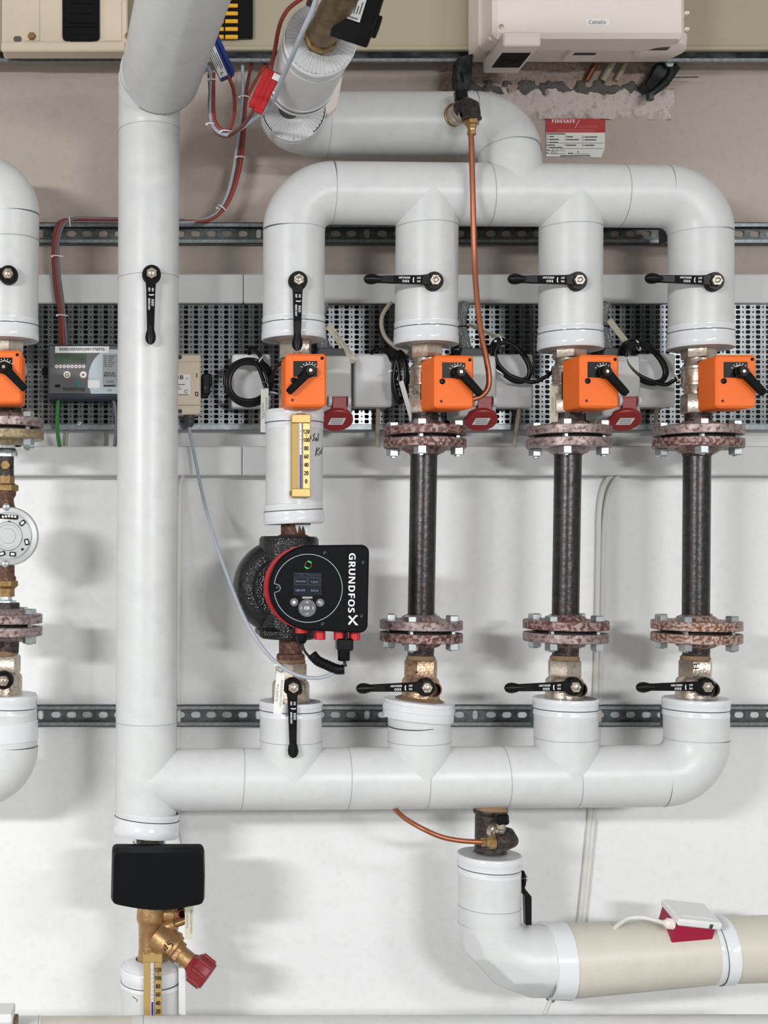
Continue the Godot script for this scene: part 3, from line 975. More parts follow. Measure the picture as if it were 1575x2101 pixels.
func header_pipes() -> void:
	# upper header: one insulated run with two elbows and four drops
	var t := thing("insulated_header", "upper white insulated header pipe with four drops to the orange actuators", "pipe", P(1020, 400))
	var A0 := P(602, 698)
	var AC := P(603, 395)
	var DC := P(1437, 404)
	var D0 := P(1437, 716)
	var r := 63.0
	var e1 := bend(A0, AC, DC, 78)
	var e2 := bend(AC, DC, D0, 78)
	jacket(t, "elbow_jacket", e1, r + 0.4)
	jacket(t, "elbow_jacket", e2, r + 0.4)
	jacket(t, "drop_jacket", bar(e1[0], A0), r)
	jacket(t, "drop_jacket", bar(e2[-1], D0), r)
	var m0 := e1[-1]
	var m1 := e2[0]
	var cuts := [0.0, 0.26, 0.47, 0.87, 1.0]
	for i in 4:
		jacket(t, "run_jacket", bar(m0.lerp(m1, cuts[i]), m0.lerp(m1, cuts[i + 1])), r - 0.04 * (i % 2))
	for c in [0.0, 0.47, 0.87]:
		seam(t, m0.lerp(m1, c), (m1 - m0).rotated(Vector3(0, 0, 1), 0.06 if c == 0.47 else 0.0), r + 0.2)
	seam(t, e1[0], Vector3.UP, r + 0.3)
	seam(t, e2[-1], Vector3.UP, r)
	var B0 := P(873.5, 708)
	var BC := P(876, 400)
	var C0 := P(1169.5, 718)
	var CC := P(1170.5, 402)
	jacket(t, "drop_jacket", bar(BC + Vector3(0, 1, 0), B0), r + 0.12)
	jacket(t, "drop_jacket", bar(CC + Vector3(0, 1, 0), C0), r + 0.12)
	seam(t, P(875.5, 467), Vector3.UP, r + 0.2)
	seam(t, P(1170.4, 470), Vector3.UP, r + 0.2)
	for q in [[A0, AC, 34], [B0, BC, 36], [C0, CC, 36], [D0, DC, 36]]:
		collar(t, q[0], q[0] - q[1], r + 0.6, q[2], 40, 32)
	# the header above, behind: runs from the overhead pipe to the neck on the upper header
	t = thing("insulated_pipe", "white insulated pipe behind, feeding the upper header through a short neck", "pipe", P(800, 255, -40))
	var U0 := P(590, 255, -40)
	var U1 := P(1036, 255, -40)
	var N := P(1054, 399, 0.2)
	var r2 := 65.0
	var f := XH(U0.x - EYE.x, U0.y - EYE.y, 60)
	var e3 := bend(f, U0, U1, 82)
	var e4 := bend(U0, U1, N, 72)
	jacket(t, "elbow_jacket", e3, r2 + 0.4)
	jacket(t, "elbow_jacket", e4, r2 + 0.4)
	jacket(t, "run_jacket", bar(e3[-1], e4[0]), r2)
	jacket(t, "stub_jacket", bar(e3[0], f), r2)
	jacket(t, "neck_jacket", bar(e4[-1], N), 63.05)
	seam(t, e3[-1], Vector3.RIGHT, r2)
	seam(t, e4[-1], N - U1, r2 + 0.3)
	collar(t, f, Vector3(0, 0, 1), r2 - 2, 30, 44, 16)

	# lower header
	t = thing("insulated_header", "lower white insulated header pipe with four stubs under the valves", "pipe", P(860, 1655))
	var L0 := P(301, 1600)
	var LC := P(1429, 1591)
	var L1 := P(1427, 1432)
	var e5 := bend(L0, LC, L1, 76)
	jacket(t, "elbow_jacket", e5, r + 0.4)
	jacket(t, "stub_jacket", bar(e5[-1], L1), r + 0.2)
	cuts = [0.0, 0.185, 0.39, 0.54, 0.695, 0.83, 1.0]
	for i in 6:
		jacket(t, "run_jacket", bar(L0.lerp(e5[0], cuts[i]), L0.lerp(e5[0], cuts[i + 1])), r - 0.04 * (i % 2))
	for i in [1, 2, 3, 4, 5]:
		seam(t, L0.lerp(e5[0], cuts[i]), Vector3.RIGHT.rotated(Vector3(0, 0, 1), 0.03 * (i - 3)), r)
	seam(t, e5[-1], Vector3.UP, r + 0.2)
	for q in [[596, 1440, 597, 1598, 63.1], [859, 1445, 862, 1596, 63.1], [1160, 1434, 1161, 1594, 63.1]]:
		var a := P(q[2], q[3])
		var b := P(q[0], q[1])
		jacket(t, "stub_jacket", bar(a, b), q[4])
		seam(t, b.lerp(a, 0.5), b - a, q[4])
	collar(t, P(596, 1438), Vector3(0.01, 1, 0), 63, 34, 40, 18)
	collar(t, P(1160, 1431), Vector3(0.01, 1, 0), 63, 34, 40, 22)
	collar(t, L1, Vector3(0.01, 1, 0), 63.5, 34, 40, 22)
	# second stub: its collar sits loose and tilted
	var tilt := Vector3(0.09, 1, 0).normalized()
	var cc := P(860, 1437)
	var lc := part(t, "end_collar", mb(along(cc, tilt)).lathe([[60, -38], [71, -38], [72, -36], [72, -22], [73, -21], [73, -9], [71, -8], [71, -1], [69, 0], [36, 1]], 56), M.tape, "loose collar, tilted on its pipe")
	part(lc, "rubber_line", mb(along(cc - tilt * 46, Vector3(-0.07, 1, 0.1))).lathe([[62, -0.8], [64.4, -0.6], [64.4, 0.6], [62, 0.8]], 48), M.seam)
	part(lc, "hemp", mb(along(cc + tilt * 1.0, tilt)).lathe([[34, 0], [50, 0.5], [44, 4], [34, 7]], 24), M.hemp)


func column_pipe() -> void:
	var t := thing("insulated_column", "tallest white insulated pipe, standing left of the valve row", "pipe", P(299, 1716))
	var c0 := P(299, 1712)
	var c1 := XH(36, 943, 0)
	var far := XH(59 + 0.08 * 1000, 943, 1080)
	var f0 := XH(58, 943, 62)
	var e := bend(c0, c1, XH(44, 943, 200), 92)
	var r := 62.5
	jacket(t, "elbow_jacket", e, r + 0.6)
	var cuts := [0.0, 0.138, 0.84, 1.0]
	for i in 3:
		jacket(t, "column_jacket", bar(e[0].lerp(c0 + Vector3(0, 24, 0), cuts[i]), e[0].lerp(c0 + Vector3(0, 24, 0), cuts[i + 1])), r - 0.04 * (i % 2))
	seam(t, e[0], Vector3.UP, r + 0.4)
	seam(t, e[0].lerp(c0, 0.21), Vector3.UP, r)
	seam(t, e[0].lerp(c0, 0.84), Vector3.UP, r)
	var o := jacket(t, "overhead_jacket", bar(f0, far), 80.0)
	seam(o, f0 + Vector3(0, 0, 6), far - f0, 80.0, true)
	seam(t, e[8], e[9] - e[7], r + 1.2, true)
	part(t, "tape_band", mb(along(e[9], e[10] - e[8])).lathe([[r, -12], [r + 2.2, -11], [r + 2.2, 22], [r, 24]], 48), M.tape)
	part(t, "torn_tape", mb().box(XH(118, 905, 70), Vector3(3, 26, 40), 1), M.tape)
	collar(t, c0, Vector3(-0.08, -1, 0.04), r + 2.6, 40, 40, 34)

	# valve body, with its flange bolts, between the column and the black drive
	t = thing("control_valve", "bronze control valve with red handwheel below the black drive", "valve", P(307, 1980))
	part(t, "neck", mb(along(P(306, 1735), Vector3(0, 1, 0))).lathe([[34, -10], [34, 8], [22, 14], [26, 34], [0, 34]], 28), M.nickel)
	for dx in [-24, 24]:
		part(t, "neck_bolt", mb(along(P(308 + dx, 1731, 26), Vector3(0, 1, 0))).lathe([[0, -14], [5, -14], [5, 2], [8.5, 2], [8.5, 11], [0, 11]], 6, true), M.zinc)
	part(t, "body", mb(along(P(309, 1984, 4), Vector3(-0.004, 1, 0))).lathe([[0, 0], [27, 0], [29, 10], [25.5, 24], [24.5, 40], [24.5, 88], [26.5, 92], [28.5, 98], [28.5, 104], [26, 130], [24, 140], [0, 140]], 36), M.bronze)
	var d := Vector3(0.86, -0.62, 0.30).normalized()
	var b0 := P(318, 1915, 12)
	var bn := part(t, "bonnet", mb(along(b0, d)).lathe([[0, 0], [26, 2], [31, 22], [33, 38], [34, 40], [34, 46], [31, 47], [30, 53], [0, 53]], 36), M.bronze)
	part(bn, "bonnet_nut", mb(along(b0 + d * 52, d)).lathe([[24, 0], [24, 13], [0, 13]], 6, true), M.bronze)
	part(bn, "stem_sleeve", mb(along(b0 + d * 64, d)).lathe([[18.5, 0], [18.5, 32], [0, 32]], 28), M.bronze)
	var w0 := b0 + d * 90
	var wh := part(t, "handwheel", mb(along(w0, d)).lathe([[0, 0], [20, 0], [22, 6], [28, 10], [31, 14], [31, 42], [28, 47], [0, 48]], 8, true), M.wheel_red)
	for i in 8:
		var q := along(w0, d) * Vector3(cos(TAU * i / 8) * 30, 28, sin(TAU * i / 8) * 30)
		part(wh, "grip_rib", mb(along(q, d)).lathe([[0, -15], [4, -14], [4, 14], [0, 15]], 10), M.wheel_red)
	letters(bn, "45", 15, b0 + d * 26 + Vector3(4, 2, 37.0), M.ink, 40)
	# measuring nipples
	var u1 := Vector3(0.78, 0.36, 0.25).normalized()
	var n1 := P(328, 1908, 8)
	var nb := part(t, "test_nipple", mb(along(n1, u1)).lathe([[14, 0], [13, 22], [12, 24], [13, 28], [13, 36], [8, 38], [0, 38]], 24), M.bronze)
	part(nb, "nipple_tube", mb(along(n1 + u1 * 36, u1)).lathe([[7, 0], [7, 26], [0, 26]], 20), M.brass)
	var u2 := Vector3(0.9, 0.16, 0.1).normalized()
	var n2 := P(328, 1878, -6)
	nb = part(t, "test_nipple", mb(along(n2, u2)).lathe([[19, 0], [19, 30], [16, 33], [16, 40], [0, 40]], 24), M.bronze)
	part(nb, "nipple_cap", mb(along(n2 + u2 * 38, u2)).lathe([[15, 0], [15, 14], [0, 14]], 8, true), M.black)
	part(t, "tag_ring", mb().tube(_ring(P(374, 1876, 20), 9, Vector3(0.3, 0.2, 1)), 1.2, 8, false, true), M.red)
	part(t, "side_port", mb(along(P(320, 1895, -4), Vector3(1, -0.3, 0))).lathe([[14, 0], [14, 40], [0, 40]], 20), M.nipple)

	# black drive
	t = thing("valve_drive", "large black square drive unit on the control valve under the column", "actuator", P(324, 1872, 60))
	var z := 118.0
	var poly := PackedVector2Array()
	for q in [[411, 1755, 90], [239, 1755, 180]]:
		for i in 6:
			var an := deg_to_rad(q[2] - 90.0 + 90.0 * i / 5.0)
			poly.append(_xy(q[0] + cos(an) * 10, q[1] - sin(an) * 10, z))
	for q in [[228, 1800], [227, 1850], [230, 1857]]:
		poly.append(_xy(q[0], q[1], z))
	for i in 13:
		var u := i / 12.0
		poly.append(_xy(lerpf(238, 410, u), 1860 + 11.5 * sin(PI * u), z))
	for q in [[418, 1857], [421, 1850], [422, 1800]]:
		poly.append(_xy(q[0], q[1], z))
	var face := PackedVector2Array()
	var mid := _xy(327, 1810, z)
	for q in poly:
		face.append(mid + (q - mid) * Vector2(0.955, 0.93))
	var cover := mb().loft(poly, 62, poly, 92, false)
	cover.loft(poly, 92, face, z)
	part(t, "cover", cover, M.black_matt)
	part(t, "back_shell", mb().box(P(325, 1806, 50), Vector3(170, 92, 34), 4), M.dark_grey)

	# insulated foot of the column
	t = thing("insulated_pipe", "short white insulated pipe end carrying a gold thermometer at the bottom", "pipe", P(309, 2101))
	var j0 := P(309, 2300)
	var j1 := P(309, 1982)
	jacket(t, "jacket", bar(j0, j1), 60.5)
	part(t, "end_cap", mb(along(j1, Vector3.UP)).lathe([[60, -40], [62, -39], [62, -34], [60.8, -32], [60.8, -26], [62, -24], [62, -4], [58, 2], [40, 12], [31, 14], [31, 8]], 56), M.tape)
	part(t, "rubber_line", mb(along(j1, Vector3(-0.02, 1, 0.02))).lathe([[60, -30.5], [62, -30], [62, -28.5], [60, -28]], 56), M.seam)
	part(t, "jacket_joint", mb().box(P(367, 2048, 13), Vector3(1.6, 96, 3), 0.3), M.seam)
	var pen := mb().tube(path([[272, 2045, 48.5], [280, 2050, 52.5], [283, 2052, 54]]), 0.8, 6)
	pen.tube(path([[280, 2056, 52.5], [280.5, 2053, 53], [283, 2052, 54]]), 0.7, 6)
	part(t, "pen_mark", pen, M.ink)
	thermometer("gold framed thermometer with a short blue column at the bottom left", 293.5, 333, 1957, 2140, 64.0, [[120, 1990], [100, 2007], [80, 2024], [60, 2041], [40, 2058.5], [20, 2075.5], [0, 2091]], 2056)

	# white pipe across the very bottom of the picture
	t = thing("insulated_pipe", "white insulated pipe crossing the very bottom edge of the picture", "pipe", P(700, 2150, 110))
	var q0 := P(-60, 2152, 110)
	var q1 := P(1640, 2149, 110)
	jacket(t, "run_jacket", bar(q0, q0.lerp(q1, 0.085)), 61.5)
	jacket(t, "run_jacket", bar(q0.lerp(q1, 0.085), q0.lerp(q1, 0.195)), 61.0, M.cream)
	jacket(t, "run_jacket", bar(q0.lerp(q1, 0.195), q1), 61.5)
	seam(t, q0.lerp(q1, 0.082), Vector3.RIGHT, 61.5)
	seam(t, q0.lerp(q1, 0.208), Vector3.RIGHT, 61.6)
	t = thing("junction_box", "small white box at the bottom left corner of the picture", "box", P(10, 2110, 150))
	part(t, "box_body", mb().box(P(2, 2098, 160), Vector3(48, 36, 60), 2), M.white)
	part(t, "box_lid", mb().box(P(2, 2079, 160), Vector3(50, 18, 66), 3), M.white)
	part(t, "foam_edge", mb().box(P(31, 2096, 150), Vector3(10, 16, 40), 1), M.hemp)


func _ring(c: Vector3, r: float, nrm: Vector3, k := 24) -> PackedVector3Array:
	var f := along(c, nrm)
	var o := PackedVector3Array()
	for i in k:
		o.append(f * Vector3(cos(TAU * i / k) * r, 0, sin(TAU * i / k) * r))
	return o


func thermometer(label: String, x0: float, x1: float, y0: float, y1: float, z: float, marks: Array, top_of_column: float) -> void:
	var t := thing("thermometer", label, "thermometer", P((x0 + x1) / 2, y1, z))
	var a := P(x0 + 1, y0 + 10, z + 12)
	var b := P(x1 - 1, y1 - 10, z + 12)
	var w := b.x - a.x
	var cx := a.x + w * 0.5
	# a gutter of two wings with the glass in the middle
	var h := a.y - b.y
	var cy := (a.y + b.y) / 2
	part(t, "gutter", mb().box(Vector3(cx, cy, z + 2), Vector3(w, h, 10), 1), M.gold_dark)
	part(t, "wing", mb(Transform3D(Basis(Vector3(0, 1, 0), -0.16), Vector3(a.x + w * 0.21, cy, z + 9))).box(Vector3.ZERO, Vector3(w * 0.42, h, 3.5), 0.8), M.gold)
	part(t, "wing", mb(Transform3D(Basis(Vector3(0, 1, 0), 0.10), Vector3(b.x - w * 0.21, cy, z + 9))).box(Vector3.ZERO, Vector3(w * 0.40, h, 3.5), 0.8), M.gold)
	var gx := cx - w * 0.02
	part(t, "glass_rod", mb().tube(bar(Vector3(gx, b.y, z + 10), Vector3(gx, a.y, z + 10)), 3.8, 14), M.glass_rod)
	var cap_h := P(0, y0, z + 14).y - P(0, y0 + 18, z + 14).y
	part(t, "top_cap", mb().box(Vector3(cx, P(0, y0, z + 14).y - cap_h / 2, z + 7), Vector3(w + 2, cap_h, 18), 1.6), M.gold)
	part(t, "bottom_cap", mb().box(Vector3(cx, P(0, y1, z + 14).y + cap_h / 2, z + 7), Vector3(w + 1, cap_h, 18), 1.6), M.gold)
	part(t, "cap_stub", mb(along(Vector3(cx, P(0, y0, z + 14).y, z + 6), Vector3.UP)).lathe([[10, -3], [9, 2], [0, 3.5]], 16), M.gold_dark)
	var yb := maxf(b.y, P(0, 2095, z).y)
	var yt := P(0, top_of_column, z + 14).y
	part(t, "blue_column", mb().tube(bar(Vector3(gx, b.y, z + 12.2), Vector3(gx, yt, z + 12.2)), 2.3, 10), M.spirit)
	for m in marks:
		var p := P((x0 + x1) / 2, m[1], z + 13)
		letters(t, str(m[0]), 8.4, Vector3(b.x - w * 0.215, p.y, z + 12.6), M.ink, 0, true, 13.0 if m[0] >= 100 else (9.0 if m[0] > 0 else 4.6))
	for i in 13:
		var yy := lerpf(P(0, marks[0][1], z + 13).y, P(0, marks[-1][1], z + 13).y, i / 12.0)
		part(t, "tick", mb().box(Vector3(gx, yy, z + 14.2), Vector3(4.5 if i % 2 == 0 else 3, 0.5, 0.4), 0), M.ink)
	letters(t, "°C", 5.0, Vector3(b.x - w * 0.2, (P(0, marks[0][1], z + 13).y + P(0, marks[1][1], z + 13).y) / 2, z + 12.6), M.ink, 0, false, 6)
	part(t, "socket_nut", mb(along(Vector3(a.x + 2, P(0, y1 - 8, z).y, z), Vector3(-1, 0, 0))).lathe([[5, 0], [5, 4], [0, 5]], 12), M.brass)


func overhead_pipes() -> void:
	var t := thing("insulated_pipe", "white insulated pipe section coming forward overhead, with pleated end faces", "pipe", XH(322, 815, 250))
	var n := XH(327, 878, 413)
	var f := XH(321, 878, 200)
	jacket(t, "jacket", bar(f, n), 62.0)
	collar(t, n, n - f, 62.0, 30, 48, 26)
	collar(t, f, f - n, 62.0, 30, 36, 12)
	t = thing("brass_pipe", "old brass valve pipe rising out of the overhead white jacket", "pipe", n)
	var m := P(697, 0, 573)
	var d := (m - n).normalized()
	part(t, "core_pipe", mb().tube(bar(XH(316, 878, 40), n), 22.0, 24), M.nipple)
	part(t, "collar_ring", mb(along(n + d * 4, d)).lathe([[27, -10], [27, 4], [30, 8], [30, 16], [27, 20]], 32), M.brass)
	part(t, "barrel", mb().tube(bar(n + d * 12, n + d * 420), 27.0, 36), M.old_brass)
	part(t, "hex", mb(along(n + d * 2, d)).lathe([[0, -14], [24, -14], [29, -6], [29, 26], [0, 26]], 8, true), M.old_brass)

	t = thing("sensor_housing", "black sensor head with a white label on the brass pipe", "sensor", P(740, 62, 560))
	var c := P(742, 6, 545)
	var tr := Transform3D(Basis(Vector3(0, 0, 1), -0.32) * Basis(Vector3(1, 0, 0), -0.35), c)
	part(t, "case", mb(tr).prism(rrect(66, 84, 5), -46, 0, 3), M.black)
	part(t, "clip", mb(tr).box(Vector3(36, -22, -16), Vector3(8, 30, 24), 2), M.black)
	var lb := part(t, "label_plate", mb(tr).box(Vector3(-13, -16, 0.4), Vector3(38, 48, 1), 0.2), M.print)
	for i in 7:
		part(lb, "print_line", mb(tr).box(Vector3(-26 + i * 4.6, -12 - (i % 3) * 3, 1.1), Vector3(1.6, 26 - (i % 2) * 9, 0.4), 0), M.dark_grey)
	part(lb, "bar_code", mb(tr).box(Vector3(-13, -36, 1.1), Vector3(30, 4, 0.4), 0), M.grey)

	# white clamp with wine-red edge behind the jacket
	t = thing("pipe_sensor", "white plastic sensor box with a wine-red underside beside the overhead jacket", "sensor", P(680, 230, 30))
	part(t, "lid", mb(at(P(676, 206, 40), -8)).prism(PackedVector2Array([Vector2(-22, -30), Vector2(0, -34), Vector2(15, -16), Vector2(17, 44), Vector2(-10, 44)]), -40, 20, 3), M.pale_pink)
	part(t, "base", mb(at(P(661, 231, 30), 24)).box(Vector3.ZERO, Vector3(22, 10, 40), 1), M.wine)
	t = thing("pipe_sensor", "small pale plastic clip behind the grey cable at the top edge", "sensor", P(648, 20, 500))
	part(t, "clip_body", mb(at(P(654, 2, 470), -20)).box(Vector3.ZERO, Vector3(16, 44, 16), 3), M.pale_pink)
	part(t, "clip_bar", mb(at(P(640, -2, 480), -20)).box(Vector3.ZERO, Vector3(14, 24, 12), 2), M.rust_nipple)

	# small dark elbow with a shut-off valve on the upper pipe, and the copper line from it
	t = thing("shutoff_valve", "small dark elbow and shut-off valve above the long copper line", "valve", P(962, 272, 40))
	var v0 := P(934, 236, 22)
	var v1 := P(962, 226, 78)
	part(t, "union", mb(along(v0, v1 - v0)).lathe([[0, -20], [19, -20], [19, 0], [22, 1], [22, 8], [20, 9], [20, 13], [22, 14], [22, 22], [18, 24], [18, 50]], 28), M.nickel)
	part(t, "brass_ring", mb(along(v0, v1 - v0)).lathe([[24, -8], [24, 2], [19, 3]], 28), M.brass)
	part(t, "elbow", mb().tube(PackedVector3Array([v1 + Vector3(-14, 8, -20), v1 + Vector3(-4, 10, -4), v1 + Vector3(2, 2, 6), v1 + Vector3(3, -10, 8), v1 + Vector3(3, -19, 8)]), [17.0, 17.5, 18.0, 17.5, 17.5], 28), M.nipple)
	part(t, "elbow_bead", mb(along(v1 + Vector3(3, -18, 8), Vector3.DOWN)).lathe([[17, -2], [19.5, 0], [19.5, 4], [12, 5]], 28), M.nipple)
	part(t, "handle_cap", mb(at(P(945, 196, 60), 6)).box(Vector3.ZERO, Vector3(24, 24, 22), 4), M.black)
	part(t, "handle_stem", mb(along(P(945, 216, 60), Vector3.UP)).lathe([[9, -10], [9, 14], [0, 14]], 14), M.nickel)
	part(t, "brass_nut", mb(along(v1 + Vector3(3, -23, 8), Vector3.DOWN)).lathe([[15, 0], [15, 8], [11, 10], [9, 16], [8, 18], [8, 21], [9, 22], [9, 29], [0, 30]], 6, true), M.brass)
	t = thing("copper_line", "long thin copper line hanging down past the upper header", "pipe", P(990, 818, 20))
	var pts := spline(path([[965.5, 262, 86], [967.5, 320, 88], [970, 420, 88], [972.5, 520, 80], [977, 600, 60], [986, 680, 40], [998, 740, 30], [1003, 775, 28], [1000, 797, 28], [988, 812, 28], [968, 820, 28]]), 8)
	part(t, "line", mb().tube(pts, 5.6, 14), M.copper)


var lever0: Node3D
var lever_used := false


func make_lever() -> Node3D:
	var t := thing("valve_lever", "", "lever", Vector3.ZERO, "black valve levers", true)
	var zf := Vector3(0, 0, 1)
	part(t, "hub", mb(along(Vector3.ZERO, zf)).lathe([[0, -34], [12, -34], [12, -1], [18, -1], [19, 1], [19, 5], [17.5, 6], [17.5, 9], [18.5, 10], [18.5, 15], [17, 17], [0, 17]], 32), M.black)
	var arm := mb().prism(PackedVector2Array([Vector2(8, -13), Vector2(24, -11), Vector2(30, -10.5), Vector2(118, -8), Vector2(118, 6), Vector2(30, 8), Vector2(8, 10)]), 11, 18.5, 1.6, 0.7)
	part(t, "arm", arm, M.black)
	part(t, "grip", mb().tube(PackedVector3Array([Vector3(104, -1, 15), Vector3(112, -1, 15), Vector3(118, -1, 15.5), Vector3(126, -1, 16), Vector3(133, -1, 16), Vector3(138, -1, 16), Vector3(141, -1, 16)]), [4.0, 7.5, 9.5, 11.0, 10.0, 7.0, 1.5], 20), M.black)
	part(t, "label_panel", mb().box(Vector3(53, -1, 18.6), Vector3(58, 14, 0.6), 0.2), M.black_matt)
	letters(t, "ON", 3.8, Vector3(32, 2.6, 19.1), M.print, 0, true, 6.5)
	letters(t, "OFF", 3.8, Vector3(32, -4.4, 19.1), M.print, 0, true, 7.5)
	letters(t, "EGO", 4.8, Vector3(58, 2.6, 19.1), M.print, 0, true, 13)
	letters(t, "MERCURY", 3.8, Vector3(61, -4.4, 19.1), M.print, 0, true, 23)
	part(t, "arrow", mb().prism(PackedVector2Array([Vector2(41, -5), Vector2(43, -5), Vector2(44, 0), Vector2(43, 5), Vector2(41, 5), Vector2(42, 0)]), 18.6, 19.1), M.print)
	var n := part(t, "hex_nut", mb(along(Vector3(0, 0, 17), zf)).lathe([[11.2, 0], [11.2, 8], [9.6, 9.5], [6.5, 9.5]], 6, true), M.nickel)
	part(n, "stem", mb(along(Vector3(0, 0, 17), zf)).lathe([[6, 0], [6, 12], [4.5, 13], [0, 13]], 16), M.nickel)
	return t


# levers lie on the pipe's front; deg 180 points left, -90 points down
func lever(px: float, py: float, z: float, deg: float, label: String) -> void:
	var p := P(px, py, z + 24)
	p.z = z
	var o: Node3D
	if not lever_used:
		o = lever0
		lever_used = true
		o.position = p * 0.001
		o.set_meta("label", label)
	else:
		o = copy(lever0, label, p)
	o.rotation = Vector3(0, 0, deg_to_rad(deg))


func make_actuator(deg: float, label: String) -> Node3D:
	var t := thing("valve_actuator", label, "actuator", Vector3.ZERO, "orange rotary actuators", true)
	part(t, "body", mb().prism(rrect(80, 104, 8), -78, 0, 4.0), M.orange)
	part(t, "raised_panel", mb().prism(PackedVector2Array([Vector2(-34, 3), Vector2(36, 3), Vector2(36, 46), Vector2(30, 48), Vector2(-34, 48)]), -2, 0.9, 0.8), M.orange)
	part(t, "bottom_rib", mb().box(Vector3(2, -51.5, -30), Vector3(56, 3, 40), 1), M.orange)
	var d := part(t, "dial_plate", mb().box(Vector3(-2, 22, 1.2), Vector3(47, 31, 1), 0.3), M.black)
	for i in 7:
		var a := deg_to_rad(30 + i * 20)
		var c := Vector2(6, 17) + Vector2(cos(a), sin(a)) * 17.5
		part(d, "dial_mark", mb(at(Vector3(c.x, c.y, 1.9), rad_to_deg(a))).box(Vector3.ZERO, Vector3(3, 1.3, 0.5), 0), M.print)
	var arc := PackedVector2Array()
	for i in 13:
		var a := deg_to_rad(32 + i * 8.6)
		arc.append(Vector2(6, 17) + Vector2(cos(a), sin(a)) * 14.6)
	for i in 13:
		var a := deg_to_rad(32 + (12 - i) * 8.6)
		arc.append(Vector2(6, 17) + Vector2(cos(a), sin(a)) * (14.4 - 3.0 * sin(PI * (12 - i) / 12.0)))
	part(d, "dial_scale", mb().prism(arc, 1.5, 2.1), M.print)
	var k := part(t, "knob", mb(along(Vector3(6, 17, 0), Vector3(0, 0, 1))).lathe([[12.5, 0], [12.5, 9], [10.5, 10], [10, 20], [9, 21.5], [5, 21.5], [4.5, 18], [0, 18]], 28), M.black)
	var dir := deg_to_rad(deg)
	part(k, "handle", mb(Transform3D(Basis(Vector3(0, 0, 1), dir), Vector3(6, 17, 0))).prism(PackedVector2Array([Vector2(0, -9), Vector2(20, -8), Vector2(58, -7), Vector2(61, -5), Vector2(61, 5), Vector2(58, 7), Vector2(20, 8), Vector2(0, 9)]), 10, 19.5, 2.0), M.black_matt)
	part(k, "screw", mb(along(Vector3(6, 17, 18), Vector3(0, 0, 1))).lathe([[4.2, 0], [4.2, 2], [3.4, 3], [0, 3]], 14), M.nickel)
	part(t, "screw_hole", mb(along(Vector3(31, 43, 0), Vector3(0, 0, 1))).lathe([[3.4, -1], [3.4, 1.2], [0, 1.2]], 14), M.black_hole)
	part(t, "screw_hole", mb(along(Vector3(-27, -39, 0), Vector3(0, 0, 1))).lathe([[3.0, -1], [3.0, 0.3], [0, 0.3]], 14), M.red_dark)
	part(t, "button", mb(along(Vector3(-25, 0, 0), Vector3(0, 0, 1))).lathe([[5.6, -1], [5.6, 1.4], [4.8, 2], [0, 2]], 20), M.black)
	part(t, "mounting_plate", mb().box(Vector3(-14, 2, -86), Vector3(46, 60, 18), 3), M.black)
	return t


func make_mixing_valve() -> Node3D:
	var t := thing("mixing_valve", "", "valve", Vector3.ZERO, "nickel valve bodies behind the actuators", true)
	part(t, "lower_hex", mb().lathe([[27, -4], [33, -3], [34.5, 0], [34.5, 34], [32, 37], [28, 38]], 6, true), M.nickel)
	part(t, "body", mb().lathe([[28, 36], [28, 46], [32, 52], [34, 62], [34, 84], [32, 94], [28, 100], [28, 110]], 36), M.nickel)
	part(t, "upper_hex", mb().lathe([[28, 108], [32, 109], [34.5, 112], [34.5, 146], [32, 150], [0, 150]], 6, true), M.nickel)
	for y in [56, 90]:
		part(t, "cast_rib", mb().lathe([[33, y - 3], [36, y - 2], [36, y + 2], [33, y + 3]], 36), M.nickel)
	part(t, "stem_boss", mb(along(Vector3(0, 73, 0), Vector3(0, 0, 1))).lathe([[24, 10], [24, 34], [18, 36], [18, 44], [0, 44]], 28), M.nickel)
	return t


func hexbolt(parent: Node3D, p: Vector3, top: float, bottom: float, r: float) -> void:
	var b := part(parent, "bolt", mb(along(p, Vector3.UP)).lathe([[6, bottom - 17], [6, top], [r, top], [r, top + 9], [r - 2, top + 11], [0, top + 11]], 6, true), M.zinc)
	part(b, "nut", mb(along(p, Vector3.UP)).lathe([[0, bottom - 15], [r - 2, bottom - 15], [r, bottom - 13], [r, bottom], [5, bottom]], 6, true), M.zinc)


func flange_joint(label: String, px: float, py: float, r: float, ma: Material, mb2: Material, up: float, down: float, neck: Material, phase: float, tilt := 0.0) -> Node3D:
	var t := thing("flange_joint", label, "flange", P(px, py), "bolted flange joints", true)
	var a := Transform3D(Basis(Vector3(0, 0, 1), -0.010 + tilt), Vector3.ZERO)
	var b := Transform3D(Basis(Vector3(0, 0, 1), -0.010 - tilt), Vector3.ZERO)
	part(t, "upper_flange", mb(a).lathe([[26, 3.5], [r - 1.2, 3.5], [r, 4.7], [r, 20.5], [r - 1.5, 22], [44, 22], [40, 26], [37, 30], [30, 33]], 64), ma)
	part(t, "lower_flange", mb(b).lathe([[30, -34], [37, -31], [42, -26], [46, -22], [r - 1.5, -22], [r, -20.5], [r, -4.7], [r - 1.2, -3.5], [26, -3.5]], 64), mb2)
	part(t, "gasket", mb().lathe([[20, -4], [r - 22, -4], [r - 22, 4], [20, 4]], 40), M.gasket)
	part(t, "upper_neck", mb(a).lathe([[27, 28], [27, up], [25, up + 1], [0, up + 1]], 40), neck)
	if down > 0:
		part(t, "lower_neck", mb(b).lathe([[0, -down - 1], [26, -down], [27, -34], [27, -28]], 40), neck)
	for k in 4:
		var an := deg_to_rad(phase + k * 90)
		hexbolt(t, Vector3(cos(an) * (r - 18), 0, sin(an) * (r - 18)), 22.5, -22.5, 14.0)
	return t


